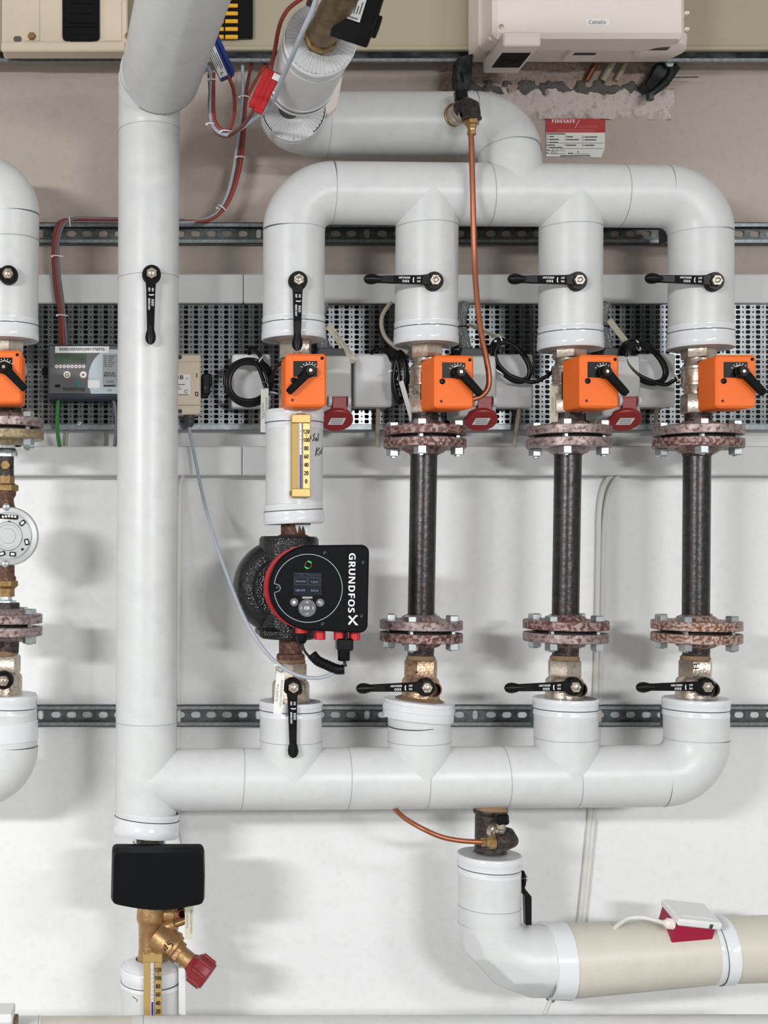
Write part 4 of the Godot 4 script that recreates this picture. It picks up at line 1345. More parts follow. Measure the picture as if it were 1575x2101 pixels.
func branches() -> void:
	lever0 = make_lever()
	lever(311, 560, 63, -90.5, "black lever pointing down on the tallest white pipe")
	lever(613, 573, 63, -90.5, "black lever pointing down on the upper drop above the pump")
	lever(893, 574, 63, 179, "black lever pointing left on the upper drop second from left of the header")
	lever(1189, 574, 63, 179, "black lever pointing left on the upper drop third from left of the header")
	lever(1471, 575, 63, 178, "black lever pointing left on the rightmost upper drop")
	lever(16, 561, 63, 178, "black lever on the upper pipe at the left edge of the picture")
	lever(602, 1411, 59, -89.5, "black lever pointing down on the valve below the pump")
	lever(876, 1411, 42, 181.5, "black lever pointing left on the lower valve right of the pump")
	lever(1181, 1410, 42, 181.5, "black lever pointing left on the lower valve of the third branch")
	lever(1452, 1410, 42, 181.0, "black lever pointing left on the rightmost lower valve")
	lever(7, 1397, 42, 182, "black lever on the lower valve at the left edge of the picture")

	var act := make_actuator(-135, "orange actuator with handle turned down left, above the pump thermometer")
	act.position = Vector3(P(628, 780, 113).x, P(628, 780, 113).y, 113) * 0.001
	var a2 := make_actuator(-46, "orange actuator on the second branch, beside the long copper line")
	a2.position = P(932, 783, 113) * 0.001
	a2.rotation.y = 0.12
	var c := copy(a2, "orange actuator on the third branch, between two red socket flaps", P(1230, 782, 113))
	c.rotation = Vector3(0, 0.10, 0)
	c = copy(a2, "rightmost orange actuator, cut close to the picture's right edge", P(1510, 782, 113))
	c.rotation = Vector3(0, 0.01, 0)
	c = copy(a2, "orange actuator half cut off by the left edge of the picture", P(3, 773, 113))
	c.rotation = Vector3.ZERO

	var v0 := make_mixing_valve()
	var k := 0
	for q in [[605, 846, "nickel valve body behind the orange actuator above the pump thermometer"], [874, 846, "nickel valve body behind the second branch's orange actuator"], [1167, 846, "nickel valve body behind the third branch's orange actuator"], [1432, 846, "nickel valve body behind the rightmost orange actuator"], [16, 836, "nickel valve body behind the left edge's orange actuator"]]:
		var o := v0 if k == 0 else copy(v0, q[2], P(q[0], q[1]))
		if k == 0:
			o.position = P(q[0], q[1]) * 0.001
		o.set_meta("label", q[2])
		o.rotation = Vector3(0, 0.25 + 0.1 * k, -0.010)
		k += 1

	flange_joint("rusty brown upper flange joint of the second branch, below its actuator", 871.5, 898, 83, M.flange_rust, M.flange_rust, 62, 0, M.nipple, 20, 0.004)
	flange_joint("grey upper flange joint of the third branch, below its actuator", 1166.5, 898, 84, M.flange_grey, M.flange_grey, 62, 0, M.nipple, 24, 0.0)
	flange_joint("upper flange joint of the rightmost branch, grey over reddish brown", 1432, 898, 87.5, M.flange_grey, M.flange_rust, 62, 0, M.nipple, 18, 0.006)
	flange_joint("dull brown lower flange joint of the second branch, right of the pump", 863.5, 1294, 83.5, M.flange_grey, M.flange_rust, 36, 55, M.nipple, 30, 0.002)
	flange_joint("chipped lower flange joint of the third branch, above its lever valve", 1160, 1294, 84.5, M.flange_rust, M.flange_grey, 36, 55, M.nipple, 42, 0.0)
	flange_joint("orange-rusted lower flange joint of the rightmost branch", 1428, 1295, 87.5, M.flange_orange, M.flange_orange, 36, 55, M.nipple, 40, 0.0)

	for q in [[869.5, 922, 863.5, 1268, "dark steel pipe between the flanges right of the pump"], [1165, 922, 1159.5, 1268, "dark steel pipe between the flanges of the third branch, browned at the top"], [1429.5, 924, 1427, 1268, "dark steel pipe between the flanges of the rightmost branch"]]:
		var t := thing("steel_pipe", q[4], "pipe", P(q[2], q[3]))
		var a := P(q[0], q[1])
		var b := P(q[2], q[3])
		part(t, "pipe_wall", mb().tube(bar(a, b), 27.0, 48), M.steel)
		part(t, "weld", mb(along(b + Vector3(0, 3, 0), Vector3.UP)).lathe([[30, -4], [30, 1], [27.5, 4]], 40), M.rust_nipple)
		part(t, "weld", mb(along(a - Vector3(0, 9, 0), Vector3.UP)).lathe([[27.5, -4], [29, -1], [29, 4]], 40), M.nipple)

	# lower jacket with thermometer, above the pump
	var t := thing("insulated_pipe", "white insulated pipe piece with handwriting and thermometer above the pump", "pipe", P(603, 1078))
	var a := P(603.5, 842)
	var b := P(603, 1074)
	jacket(t, "jacket", bar(a, b), 58.5)
	collar(t, a, a - b, 58.5, 32, 36, 26)
	collar(t, b, Vector3(0.05, -1, 0), 59.5, 30, 36, 26)
	var ink := mb()
	for s in [[[636, 893], [638, 901]], [[646, 890], [642, 894], [645, 898], [641, 905]], [[648, 899], [646, 905], [650, 905], [649, 899], [648, 899]], [[653, 889], [652, 904]], [[650, 918], [647, 936]], [[655, 919], [648, 928], [654, 934]], [[657, 924], [655, 931], [659, 931], [659, 924]], [[660, 918], [660.6, 924]]]:
		var pp := PackedVector3Array()
		for e in s:
			var zz := 40.0
			for it in 8:
				var dx: float = P(e[0], 0, zz).x - P(603.3, 0).x
				zz = sqrt(maxf(58.6 * 58.6 - dx * dx, 4.0))
			pp.append(P(e[0], e[1], zz) + Vector3(0, 0, 0.4))
		ink.tube(pp, 1.1, 6)
	part(t, "handwriting", ink, M.ink)
	thermometer("gold framed thermometer with a tall blue column above the pump", 597, 637.5, 850, 1020, 60.0, [[120, 885.5], [100, 902.5], [80, 919.7], [60, 936.6], [40, 953.5], [20, 970.5], [0, 987.5]], 933)


func pump() -> void:
	var t := thing("circulation_pump", "black circulation pump with red ring and lit control face", "pump", P(598, 1312))
	var c := P(579, 1205, -6)
	part(t, "volute", mb(along(c, Vector3(0, 0, 1))).lathe([[0, -62], [70, -62], [90, -52], [99, -30], [99, 12], [92, 30], [78, 42], [66, 46], [60, 58], [0, 58]], 64), M.cast)
	part(t, "barrel", mb(along(P(590, 1310, 4), Vector3(0.012, 1, 0))).lathe([[24, 0], [54, 0], [59, 4], [60, 26], [61, 60], [61, 150], [61, 186], [60, 204], [56, 209], [24, 210]], 48), M.cast)
	part(t, "lower_rim", mb().box(P(572, 1296, 6), Vector3(88, 20, 110), 6), M.cast)
	part(t, "motor_can", mb(along(P(608, 1206, 40), Vector3(0, 0, 1))).lathe([[66, 0], [66, 40], [0, 40]], 48), M.black)
	# head: rounded on the left, square on the right
	var zf := 150.0
	var poly := PackedVector2Array()
	for i in 29:
		var an := deg_to_rad(97 + (263 - 97) * i / 28.0)
		poly.append(_xy(640 + cos(an) * 87.5, 1206 - sin(an) * 88, zf))
	for q in [[738, 1282, -90], [741, 1134, 0]]:
		for i in 7:
			var an := deg_to_rad(q[2] + 90.0 * i / 6.0)
			poly.append(_xy(q[0] + cos(an) * 16.5, q[1] - sin(an) * 16.5, zf))
	part(t, "control_head", mb().prism(poly, 126, zf, 3.0, 0.7), M.black_matt)
	var mid := _xy(650, 1206, zf)
	var red := PackedVector2Array()
	for q in poly:
		red.append(mid + (q - mid) * 0.985 - Vector2(7.0, 0))
	part(t, "red_ring", mb().prism(red, 92, 126.5, 0.0, 0.7), M.bright_red)
	var z := zf + 0.4
	var e := P(632, 1207, z)
	part(t, "dial_line", mb().tube(_arc(e, 66.0, 188, 532), 0.7, 6), M.meter_pale)
	part(t, "dial_line", mb().tube(PackedVector3Array([P(562.6, 1198, z), P(568, 1198.5, z), P(573, 1201, z), P(575.5, 1206.5, z), P(573, 1212, z), P(568, 1214.5, z), P(563, 1215, z)]), 0.6, 6), M.meter_pale)
	for q in [[568, 1206], [665, 1135], [744, 1155], [741, 1265], [661, 1281]]:
		var s := part(t, "screw", mb(along(P(q[0], q[1], z - 0.8), Vector3(0, 0, 1))).lathe([[4.6, 0], [4.6, 1.2], [3, 1.4], [2.4, 0.6], [0, 0.6]], 16), M.black)
		part(s, "screw_socket", mb(along(P(q[0], q[1], z + 0.5), Vector3(0, 0, 1))).lathe([[2.2, 0], [0, 0]], 6, true), M.dark_grey)
	var ld := part(t, "indicator_light", mb(along(P(632, 1159, z), Vector3(0, 0, 1))).lathe([[5.2, 0], [5.2, 0.5], [7.4, 0.5], [7.4, 0]], 28), M.red_dark)
	for s in [[30, 100], [210, 275]]:
		part(ld, "light_segment", mb().tube(_arc(P(632, 1159, z + 0.5), 6.8, s[0], s[1]), 1.5, 8), M.led)
	var sc := plate(t, "display_screen", 601.5, 1175, 660, 1222, z + 0.4, 0.8, M.screen)
	for q in [[602, 1176, 631, 1176.7], [631, 1176, 631.6, 1179], [604, 1184, 630, 1184.6], [604, 1199, 630, 1199.6], [604, 1184, 604.6, 1199], [629.5, 1184, 630, 1199], [632, 1185, 657, 1185.6], [632, 1200, 657, 1200.6], [632, 1185, 632.6, 1200], [656.5, 1185, 657, 1200]]:
		plate(sc, "screen_line", q[0], q[1], q[2], q[3], z + 0.7, 0.3, M.screen_line, 0)
	letters(sc, "Home", 2.6, P(618, 1179.6, z + 0.8), M.screen_line, 0, false, 8)
	letters(sc, "Status  Setup  Assist", 2.2, P(645, 1180, z + 0.8), M.screen_line, 0, false, 24)
	letters(sc, "Prop. press.", 3.4, P(617, 1193, z + 0.8), M.screen_print, 0, false, 19)
	letters(sc, "1.9 m", 4.2, P(645, 1194, z + 0.8), M.screen_print, 0, false, 13)
	letters(sc, "0.00 m³/h", 4.2, P(616, 1211, z + 0.8), M.screen_print, 0, false, 18)
	letters(sc, "3.01 m", 4.2, P(645, 1211.5, z + 0.8), M.screen_print, 0, false, 14)
	letters(t, "MAGNA3", 3.8, P(630.5, 1226, z), M.print, 0, true, 19)
	var pad := part(t, "button_pad", mb(along(P(630, 1247.5, z - 0.4), Vector3(0, 0, 1))).lathe([[17.2, 0], [17.2, 1.2], [16.6, 1.8], [0, 1.8]], 36), M.button)
	part(pad, "pad_ring", mb().tube(_arc(P(630, 1247.5, z + 1.4), 8.3, 0, 360), 0.4, 6), M.meter_grey)
	for i in 4:
		var an := deg_to_rad(45 + i * 90)
		var ce := P(630, 1247.5, z + 1.4)
		part(pad, "pad_line", mb().tube(bar(ce + Vector3(cos(an), sin(an), 0) * 8.3, ce + Vector3(cos(an), sin(an), 0) * 16), 0.4, 6), M.meter_grey)
		var d2 := Vector3(cos(i * PI / 2), sin(i * PI / 2), 0)
		var s2 := Vector3(-d2.y, d2.x, 0)
		part(pad, "arrow", mb().tube(PackedVector3Array([ce + d2 * 10 + s2 * 2.4, ce + d2 * 12.4, ce + d2 * 10 - s2 * 2.4]), 0.8, 6), M.print)
	letters(pad, "OK", 6.0, P(629.5, 1247.5, z + 1.7), M.print, 0, true, 10.5)
	var hb := part(t, "home_button", mb(along(P(603, 1235.5, z - 0.4), Vector3(0, 0, 1))).lathe([[7.8, 0], [7.8, 1.4], [0, 1.6]], 28), M.button)
	var hc := P(603, 1235.5, z + 1.2)
	part(hb, "house_sign", mb(at(hc)).prism(PackedVector2Array([Vector2(-2.6, -3), Vector2(2.6, -3), Vector2(2.6, 0.2), Vector2(3.8, 0.2), Vector2(0, 3.6), Vector2(-3.8, 0.2), Vector2(-2.6, 0.2)]), 0, 0.5), M.print)
	var bb := part(t, "back_button", mb(along(P(656.5, 1236.5, z - 0.4), Vector3(0, 0, 1))).lathe([[7.8, 0], [7.8, 1.4], [0, 1.6]], 28), M.button)
	var bc := P(656.5, 1236.5, z + 1.4)
	part(bb, "back_sign", mb().tube(PackedVector3Array([bc + Vector3(-3, 1.4, 0), bc + Vector3(1.5, 1.4, 0), bc + Vector3(3.2, -0.6, 0), bc + Vector3(2.4, -2.8, 0), bc + Vector3(0, -3, 0)]), 0.8, 6), M.print)
	part(bb, "back_sign", mb().tube(PackedVector3Array([bc + Vector3(-1, 3.6, 0), bc + Vector3(-3.4, 1.4, 0), bc + Vector3(-1, -0.8, 0)]), 0.8, 6), M.print)
	letters(t, "GRUNDFOS", 12.6, P(721.5, 1196, z), M.print, -91.0, true, 115)
	var lg := at(P(724, 1272, z), -1)
	var logo := mb(lg).prism(PackedVector2Array([Vector2(-9, -9.5), Vector2(-6.5, -9.5), Vector2(6, 6.5), Vector2(8.5, 6.5), Vector2(8.5, 9.5), Vector2(5, 9.5), Vector2(-9, -6)]), 0, 0.5)
	logo.prism(PackedVector2Array([Vector2(-9, 8), Vector2(-6, 8), Vector2(-1.5, 2.5), Vector2(-3.2, 0.2), Vector2(-9, 5.4)]), 0, 0.5)
	logo.prism(PackedVector2Array([Vector2(1.5, -0.6), Vector2(-0.4, -3.0), Vector2(5, -10), Vector2(10.5, -10)]), 0, 0.5)
	part(t, "logo", logo, M.print)
	# plugs under the head
	for q in [[618, 1292, 24, 14, 110], [656, 1303, 22, 18, 112], [696, 1304, 22, 18, 118], [727, 1304, 22, 18, 118]]:
		part(t, "red_plug", mb(along(P(q[0], q[1], q[4]), Vector3.UP)).lathe([[0, -q[3] / 2], [q[2] / 2 - 1, -q[3] / 2], [q[2] / 2, -q[3] / 2 + 1], [q[2] / 2, q[3] / 2 + 6]], 24), M.bright_red)
	part(t, "cable_gland", mb(along(P(619, 1307, 112), Vector3.UP)).lathe([[5, -13], [8, -11], [10.5, -4], [10.5, 8], [0, 10]], 12, true), M.black)
	var cn := part(t, "connector", mb().box(P(706, 1322, 120), Vector3(32, 24, 26), 3), M.black)
	part(cn, "connector_sleeve", mb(along(P(705, 1342, 120), Vector3.UP)).lathe([[0, -13], [10.5, -13], [12, -11], [12.5, 12], [0, 12]], 24), M.black)
	part(cn, "connector_tongue", mb().box(P(710, 1304, 130), Vector3(7, 18, 6), 1), M.black)
	part(cn, "cable_tail", mb().tube(bar(P(704, 1352, 120), P(699, 1366, 120)), 3.2, 10), M.cable_grey)
	# coiled lead
	part(t, "lead", mb().tube(spline(path([[620, 1318, 112], [622, 1330, 114], [630, 1343, 118], [640, 1350, 122]])), 2.6, 10), M.cable_black)
	var sp := spline(path([[640, 1343, 120], [652, 1356, 120], [672, 1365, 120], [690, 1373, 120], [704, 1373, 120]]), 10)
	var hel := PackedVector3Array()
	var turns := 17.0
	var kk := 360
	for i in kk + 1:
		var u := float(i) / kk * (sp.size() - 1)
		var i0 := mini(int(u), sp.size() - 2)
		var p := sp[i0].lerp(sp[i0 + 1], u - i0)
		var d3 := (sp[i0 + 1] - sp[i0]).normalized()
		var s3 := Vector3(0, 0, 1)
		var u3 := d3.cross(s3)
		var an := TAU * turns * i / kk
		hel.append(p + u3 * cos(an) * 8.0 + s3 * sin(an) * 8.0)
	part(t, "coiled_lead", mb().tube(hel, 2.6, 8), M.cable_black)
	part(t, "lead", mb().tube(spline(path([[709, 1368, 126], [706, 1355, 124], [703, 1350, 122]])), 2.6, 10), M.cable_black)
	# pipe stubs
	part(t, "top_stub", mb(along(P(601, 1102), Vector3.UP)).lathe([[33, -6], [33, 2], [29, 4], [25, 6], [25, 30]], 32), M.rust_nipple)
	for i in 6:
		var q := Vector3(P(590 + i * 8, 1085, 0).x, P(0, 1080).y, 26.0 - absf(i - 2.5) * 3)
		part(t, "torn_foil", mb(at(q)).prism(PackedVector2Array([Vector2(-5, 6), Vector2(5, 6), Vector2(1, -8 - (i % 3) * 3)]), -0.4, 0.4), M.galv)
	part(t, "bottom_stub", mb(along(P(596, 1310), Vector3.DOWN)).lathe([[24, -4], [24, 30], [28, 32], [29, 36], [29, 42], [26, 44], [26, 50]], 32), M.rust_nipple)


func _arc(c: Vector3, r: float, d0: float, d1: float, k := 48) -> PackedVector3Array:
	var o := PackedVector3Array()
	for i in k + 1:
		var a := deg_to_rad(lerpf(d0, d1, float(i) / k))
		o.append(c + Vector3(cos(a), sin(a), 0) * r)
	return o


func lower_valves() -> void:
	for q in [[597, 1354, "nickel ball valve under the pump, behind the white tag", M.nickel, 0.5], [863, 1348, "stained ball valve of the second branch, right of the pump", M.stained_nickel, 0.1], [1158, 1348, "clean nickel ball valve of the third branch", M.nickel, 0.35], [1426, 1348, "nickel ball valve of the rightmost branch marked with a pen stroke", M.nickel, 0.0], [8, 1338, "nickel ball valve at the left edge of the picture", M.nickel, 0.2]]:
		var t := thing("ball_valve", q[2], "valve", P(q[0] - 1, 1446), "nickel ball valves on the lower header")
		var top := P(q[0], q[1])
		var h := top.y - P(0, 1446).y
		var f := along(P(q[0] - 1, 1446), Vector3(0.011, 1, 0))
		part(t, "body", mb(f).lathe([[30, 0], [38, 2], [38, h - 52], [36.5, h - 46], [32, h - 41], [30, h - 38]], 40), q[3])
		part(t, "hex_end", mb(f * Transform3D(Basis(Vector3(0, 1, 0), q[4]), Vector3.ZERO)).lathe([[30, h - 41], [34, h - 40], [34.5, h - 37], [34.5, h - 8], [32, h - 5], [0, h - 4]], 6, true), q[3])
		part(t, "packing", mb(f).lathe([[28, h - 6], [30, h - 2], [27, h + 3]], 32), M.hemp)
		for y in [8, 14]:
			part(t, "cast_band", mb(f).lathe([[37.5, y - 2], [39, y - 1], [39, y + 1], [37.5, y + 2]], 40), q[3])
		part(t, "stem_boss", mb(along(P(q[0] + (18 if q[0] > 700 else 4), 1411), Vector3(0, 0, 1))).lathe([[18, 0], [18, 32], [14, 34], [14, 42]], 24), q[3])
		if q[0] > 1400:
			var p := P(1428, 1367, 35)
			part(t, "pen_mark", mb().tube(bar(p + Vector3(-6, 4, 0), p + Vector3(6, 5, 0)), 0.9, 6), M.ink)
			part(t, "pen_mark", mb().tube(bar(p + Vector3(-7, -4, 0), p + Vector3(6, -4, 0)), 0.9, 6), M.ink)
			part(t, "pen_mark", mb().tube(bar(p + Vector3(0, 5, 0), p + Vector3(-1, -4, 0)), 0.9, 6), M.ink)


func left_branch() -> void:
	var t := thing("insulated_pipe", "upper white insulated elbow at the left edge of the picture", "pipe", P(17, 702))
	var a := P(15, 700)
	var c := P(19, 381)
	var e := bend(a, c, P(-400, 381), 62)
	jacket(t, "elbow_jacket", e, 63.5)
	jacket(t, "drop_jacket", bar(e[0], a), 62.5)
	jacket(t, "run_jacket", bar(e[-1], P(-180, 381)), 63.0)
	seam(t, P(18, 495), Vector3.UP, 63)
	collar(t, a, Vector3(-0.01, -1, 0), 62.5, 36, 40, 30)
	t = thing("insulated_pipe", "lower white insulated elbow at the left edge of the picture", "pipe", P(13, 1655))
	a = P(13, 1424)
	c = P(16, 1592)
	e = bend(a, c, P(-400, 1592), 62)
	jacket(t, "elbow_jacket", e, 63.5)
	jacket(t, "stub_jacket", bar(e[0], a), 62.0)
	jacket(t, "run_jacket", bar(e[-1], P(-180, 1592)), 63.0)
	part(t, "tape_band", mb(along(P(14, 1500), Vector3(-0.03, 1, 0))).lathe([[62, -18], [64.5, -17], [64.5, 20], [62, 22]], 48), M.tape)
	collar(t, a, Vector3(0.03, 1, 0), 62.0, 36, 40, 26)

	flange_joint("upper flange joint at the left edge, brownish over brassy", 17, 881, 73, M.flange_grey, M.flange_brass, 58, 0, M.nipple, 40, 0.0)
	flange_joint("lower flange joint at the left edge of the picture", 13, 1281, 74, M.flange_grey, M.flange_grey, 44, 58, M.nipple, 28, 0.0)

	t = thing("flow_sensor", "round flow sensor in brass fittings at the left edge of the picture", "meter", P(12, 1250))
	var x := 13.0
	part(t, "lock_nut", mb(along(P(x, 938), Vector3.UP)).lathe([[16, 0], [23, 1], [23, 12], [18, 18], [20, 30], [0, 32]], 12, true), M.zinc)
	part(t, "nipple", mb(along(P(x, 978), Vector3.UP)).lathe([[15.5, 0], [15.5, 42]], 32), M.nipple)
	part(t, "test_plug", mb(along(P(12, 955, 15), Vector3(0, 0, 1))).lathe([[10, 0], [10, 6], [9, 7], [9, 14], [0, 14]], 6, true), M.brass)
	part(t, "union_nut", mb(along(P(x, 1010), Vector3.UP)).lathe([[19, 0], [25, 3], [25, 14], [20, 16], [17, 18], [17, 34], [0, 34]], 6, true), M.brass)
	part(t, "inlet", mb(along(P(x, 1046), Vector3.UP)).lathe([[24, 0], [17, 8], [15, 22], [20, 30], [20, 38]], 28), M.rust_nipple)
	part(t, "outlet", mb(along(P(x, 1160), Vector3.DOWN)).lathe([[17, 0], [17, 20], [20, 24], [20, 34]], 28), M.rust_nipple)
	part(t, "union_nut", mb(along(P(x, 1190), Vector3.DOWN)).lathe([[19, 0], [24, 2], [24, 12], [19, 16], [17, 18], [17, 34], [0, 34]], 6, true), M.brass)
	part(t, "lock_nut", mb(along(P(x - 2, 1222), Vector3.DOWN)).lathe([[14, 0], [14, 8], [22, 10], [22, 18], [17, 22], [20, 34], [0, 34]], 12, true), M.zinc)
	var d := P(17, 1100, 30)
	var f := along(d, Vector3(0, 0, 1))
	var h := part(t, "housing", mb(f).lathe([[0, -66], [54, -60], [60, -30], [60, -4], [58, 2], [49, 3], [48, 1], [47, 1], [46, 5], [30, 6], [28, 9], [24, 9], [23, 7], [16, 7], [15, 9], [0, 9]], 56), M.alu)
	for q in [[13, 1040], [11, 1157]]:
		part(h, "screw", mb(along(P(q[0], q[1], 32), Vector3(0, 0, 1))).lathe([[7.5, 0], [7.5, 3], [5, 5], [0, 5]], 16), M.zinc)
	for q in [[46, 1073, -40], [55, 1112, 75], [26, 1137, 5], [4, 1136, -15]]:
		var s := part(h, "port", mb(at(P(q[0], q[1], 37), -q[2])).prism(rrect(13, 9, 2), -1, 1), M.black_hole)
		part(s, "port_pin", mb(at(P(q[0], q[1], 37), -q[2])).box(Vector3(0, 0, 1), Vector3(8, 5, 2), 1), M.print)
	var ws := part(h, "port", mb(at(P(12, 1060, 37), -4)).prism(rrect(50, 9, 3), -1, 1), M.black_hole)
	for i in 5:
		part(ws, "port_pin", mb().box(P(6 + i * 6.3, 1059 + absf(i - 2) * 0.6, 38.5), Vector3(4.6, 5, 2), 0.8), M.pale_pink)
	for q in [[19, 1071], [18, 1126], [46, 1127]]:
		part(h, "hole", mb(along(P(q[0], q[1], 37), Vector3(0, 0, 1))).lathe([[2.6, -1], [2.6, 0.8], [0, 0.8]], 12), M.black_hole)


func lower_pipe() -> void:
	# the drain fitting under the lower header
	var t := thing("tee_fitting", "dark tee fitting with a small black-capped valve under the lower header", "fitting", P(1006, 1742))
	part(t, "tee_body", mb(along(P(1006, 1748), Vector3.UP)).lathe([[33, 0], [32, 10], [31, 78], [34, 80], [35, 84], [34, 88], [29, 90], [29, 112]], 36), M.nipple)
	part(t, "hemp", mb(along(P(1007, 1662), Vector3.UP)).lathe([[34, -3], [34, 4], [30, 9], [29, 16]], 20), M.hemp)
	part(t, "union", mb(along(P(1012, 1704, 26), Vector3(0.5, -0.05, 1))).lathe([[18, 0], [18, 12], [15, 14], [15, 34]], 28), M.nickel)
	part(t, "valve_neck", mb(along(P(1029, 1712, 62), Vector3.UP)).lathe([[12, -4], [12, 10], [9, 12], [9, 26]], 20), M.nickel)
	part(t, "valve_cap", mb(at(P(1029, 1680, 62), 4)).box(Vector3.ZERO, Vector3(25, 22, 22), 3.5), M.black)
	part(t, "elbow", mb().tube(PackedVector3Array([P(1026, 1712, 48), P(1040, 1717, 62), P(1044, 1723, 74), P(1036, 1727, 80), P(1019, 1728, 80)]), [18.0, 19.0, 18.5, 17.0, 17.5], 28), M.nipple)
	part(t, "elbow_bead", mb(along(P(1021, 1728, 80), Vector3(-1, 0, 0))).lathe([[17, -2], [18.5, 0], [18.5, 4], [0, 5]], 28), M.nipple)
	part(t, "brass_nut", mb(along(P(1016, 1728, 80), Vector3(-1, 0, 0))).lathe([[14, 0], [14, 10], [11, 12], [8, 18], [9, 20], [9, 27], [0, 28]], 6, true), M.brass)
	t = thing("copper_line", "short curved copper line under the lower header", "pipe", P(900, 1728, 60))
	part(t, "line", mb().tube(spline(path([[806, 1650, 10], [812, 1662, 20], [832, 1680, 45], [868, 1701, 70], [905, 1717, 78], [945, 1725, 80], [992, 1728, 80]])), 5.0, 14), M.copper)

	t = thing("insulated_pipe", "dented white insulated elbow leading to the cream pipe at bottom right", "pipe", P(1050, 2045))
	var a := P(1004, 1752)
	var c := P(1004, 1972)
	var e := P(1160, 1972)
	var r := 62.5
	jacket(t, "drop_jacket", bar(a, P(1004, 1893)), r)
	seam(t, P(1004, 1858), Vector3(0, 1, 0), r)
	collar(t, a, Vector3(0.02, 1, 0.02), r, 34, 44, 26)
	# elbow with flattened dents: the surface is cut back to a few planes
	var line := bend(P(1004, 1862), c, e, 80, 40)
	line.append(e)
	var planes: Array = []
	for q in [[Vector3(-0.72, -0.68, 0.05), 11.0], [Vector3(-0.55, -0.62, 0.56), 11.0], [Vector3(-0.1, -0.72, 0.68), 9.0], [Vector3(-0.35, -0.9, 0.15), 8.0], [Vector3(-0.78, -0.25, 0.57), 5.0], [Vector3(-0.2, -0.3, 0.93), 4.5]]:
		var nn: Vector3 = q[0].normalized()
		var far := -1e9
		for i in line.size():
			far = maxf(far, nn.dot(line[i]) + lerpf(63.0, 72.0, float(i) / line.size()))
		planes.append([nn, far - q[1]])
	var rows: Array = []
	var m := line.size()
	for i in m:
		var d := (line[mini(i + 1, m - 1)] - line[maxi(i - 1, 0)]).normalized()
		var up := Vector3(0, 0, 1)
		var side := d.cross(up)
		var rr := lerpf(63.0, 72.0, smoothstep(0.0, 1.0, float(i) / (m - 1)))
		var row: Array = []
		for j in 97:
			var an := TAU * j / 96
			var nn := up * cos(an) + side * sin(an)
			var p := line[i] + nn * rr
			for pl in planes:
				var over: float = pl[0].dot(p) - pl[1]
				if over > 0.0:
					p -= pl[0] * over
			row.append(p)
		rows.append(row)
	part(t, "elbow_jacket", mb().sheet(rows, true), M.jacket)
	seam(t, P(1118, 1972), Vector3.RIGHT, 71)
	part(t, "tape_band", mb(along(P(1126, 1972), Vector3.RIGHT)).lathe([[71, -6], [76, -4], [77.2, 36], [74, 37]], 56), M.tape)
	var smudge := mb(at(P(1053, 1808, 43), 0)).box(Vector3.ZERO, Vector3(1, 13, 1), 0.2)
	smudge.xf = at(P(1053, 1810, 43), 70)
	smudge.box(Vector3.ZERO, Vector3(1, 9, 1), 0.2)
	part(t, "pen_mark", smudge, M.hair)
	part(t, "foam_core", mb(along(P(1130, 2042, 0), Vector3(1, -0.3, 0))).lathe([[0, -8], [12, -6], [14, 6], [0, 9]], 12), M.hemp)

	t = thing("insulated_pipe", "cream insulated pipe running out of the picture at bottom right", "pipe", P(1380, 2040))
	var b0 := P(1150, 1972)
	var b1 := P(1455, 1952)
	jacket(t, "cone_jacket", bar(b0, b1), [75.0, 66.0], M.cream)
	jacket(t, "run_jacket", bar(P(1470, 1950), P(1640, 1944)), 66.5, M.cream)
	part(t, "tape_band", mb(along(P(1472, 1950.5), Vector3(1, 0.03, 0))).lathe([[66, -20], [67.5, -19], [68.2, -8], [67.2, -6], [68.8, -4], [69.2, 18], [67, 20]], 56), M.tape)
	part(t, "tape_edge", mb(along(P(1464, 1951), Vector3(1, 0.06, 0))).lathe([[67, -0.6], [69, -0.5], [69, 0.5], [67, 0.6]], 56), M.seam)

	# sensor box set into the cream pipe
	t = thing("sensor_box", "red sensor box with a white lid sitting on the cream pipe", "sensor", P(1407, 1922, 30))
	var f := Transform3D(Basis(Vector3(0, 1, 0), 0.10) * Basis(Vector3(0, 0, 1), -0.13) * Basis(Vector3(1, 0, 0), 0.28), P(1410, 1890, 28))
	part(t, "red_base", mb(f).box(Vector3(0, -12, 0), Vector3(84, 46, 66), 2), M.wine)
	part(t, "white_lid", mb(f).box(Vector3(2, 17, 2), Vector3(94, 16, 80), 4), M.white)
	part(t, "lid_plate", mb(f).box(Vector3(0, 25.4, 0), Vector3(66, 1.4, 54), 0.5), M.white)
	part(t, "lid_mark", mb(f).box(Vector3(24, 17, 42.3), Vector3(7, 10, 0.6), 0.1), M.dark_grey)
	part(t, "cable_gland", mb(along(P(1372, 1895, 56), Vector3(-1, 0.15, 0.1))).lathe([[11, -8], [11, 4], [7, 8], [6, 14]], 20), M.pale_pink)

	t = thing("valve_lever", "black lever seen edge-on beside the lowest white pipe", "lever", P(1075, 1890, 0))
	part(t, "hub", mb(along(P(1064, 1803), Vector3(1, 0, 0))).lathe([[0, -20], [13, -20], [13, 4], [17, 5], [17, 10], [0, 10]], 24), M.black)
	part(t, "arm", mb().prism(PackedVector2Array([_xy(1064, 1786, 0), _xy(1069, 1790, 0), _xy(1075, 1822, 0), _xy(1088, 1838, 0), _xy(1088, 1896, 0), _xy(1076, 1896, 0), _xy(1074, 1836, 0), _xy(1065, 1828, 0)]), -9, 9, 1.5), M.black)
	part(t, "hex_nut", mb(along(P(1072, 1802), Vector3(1, 0, 0))).lathe([[9, 0], [9, 6], [0, 6]], 6, true), M.nickel)
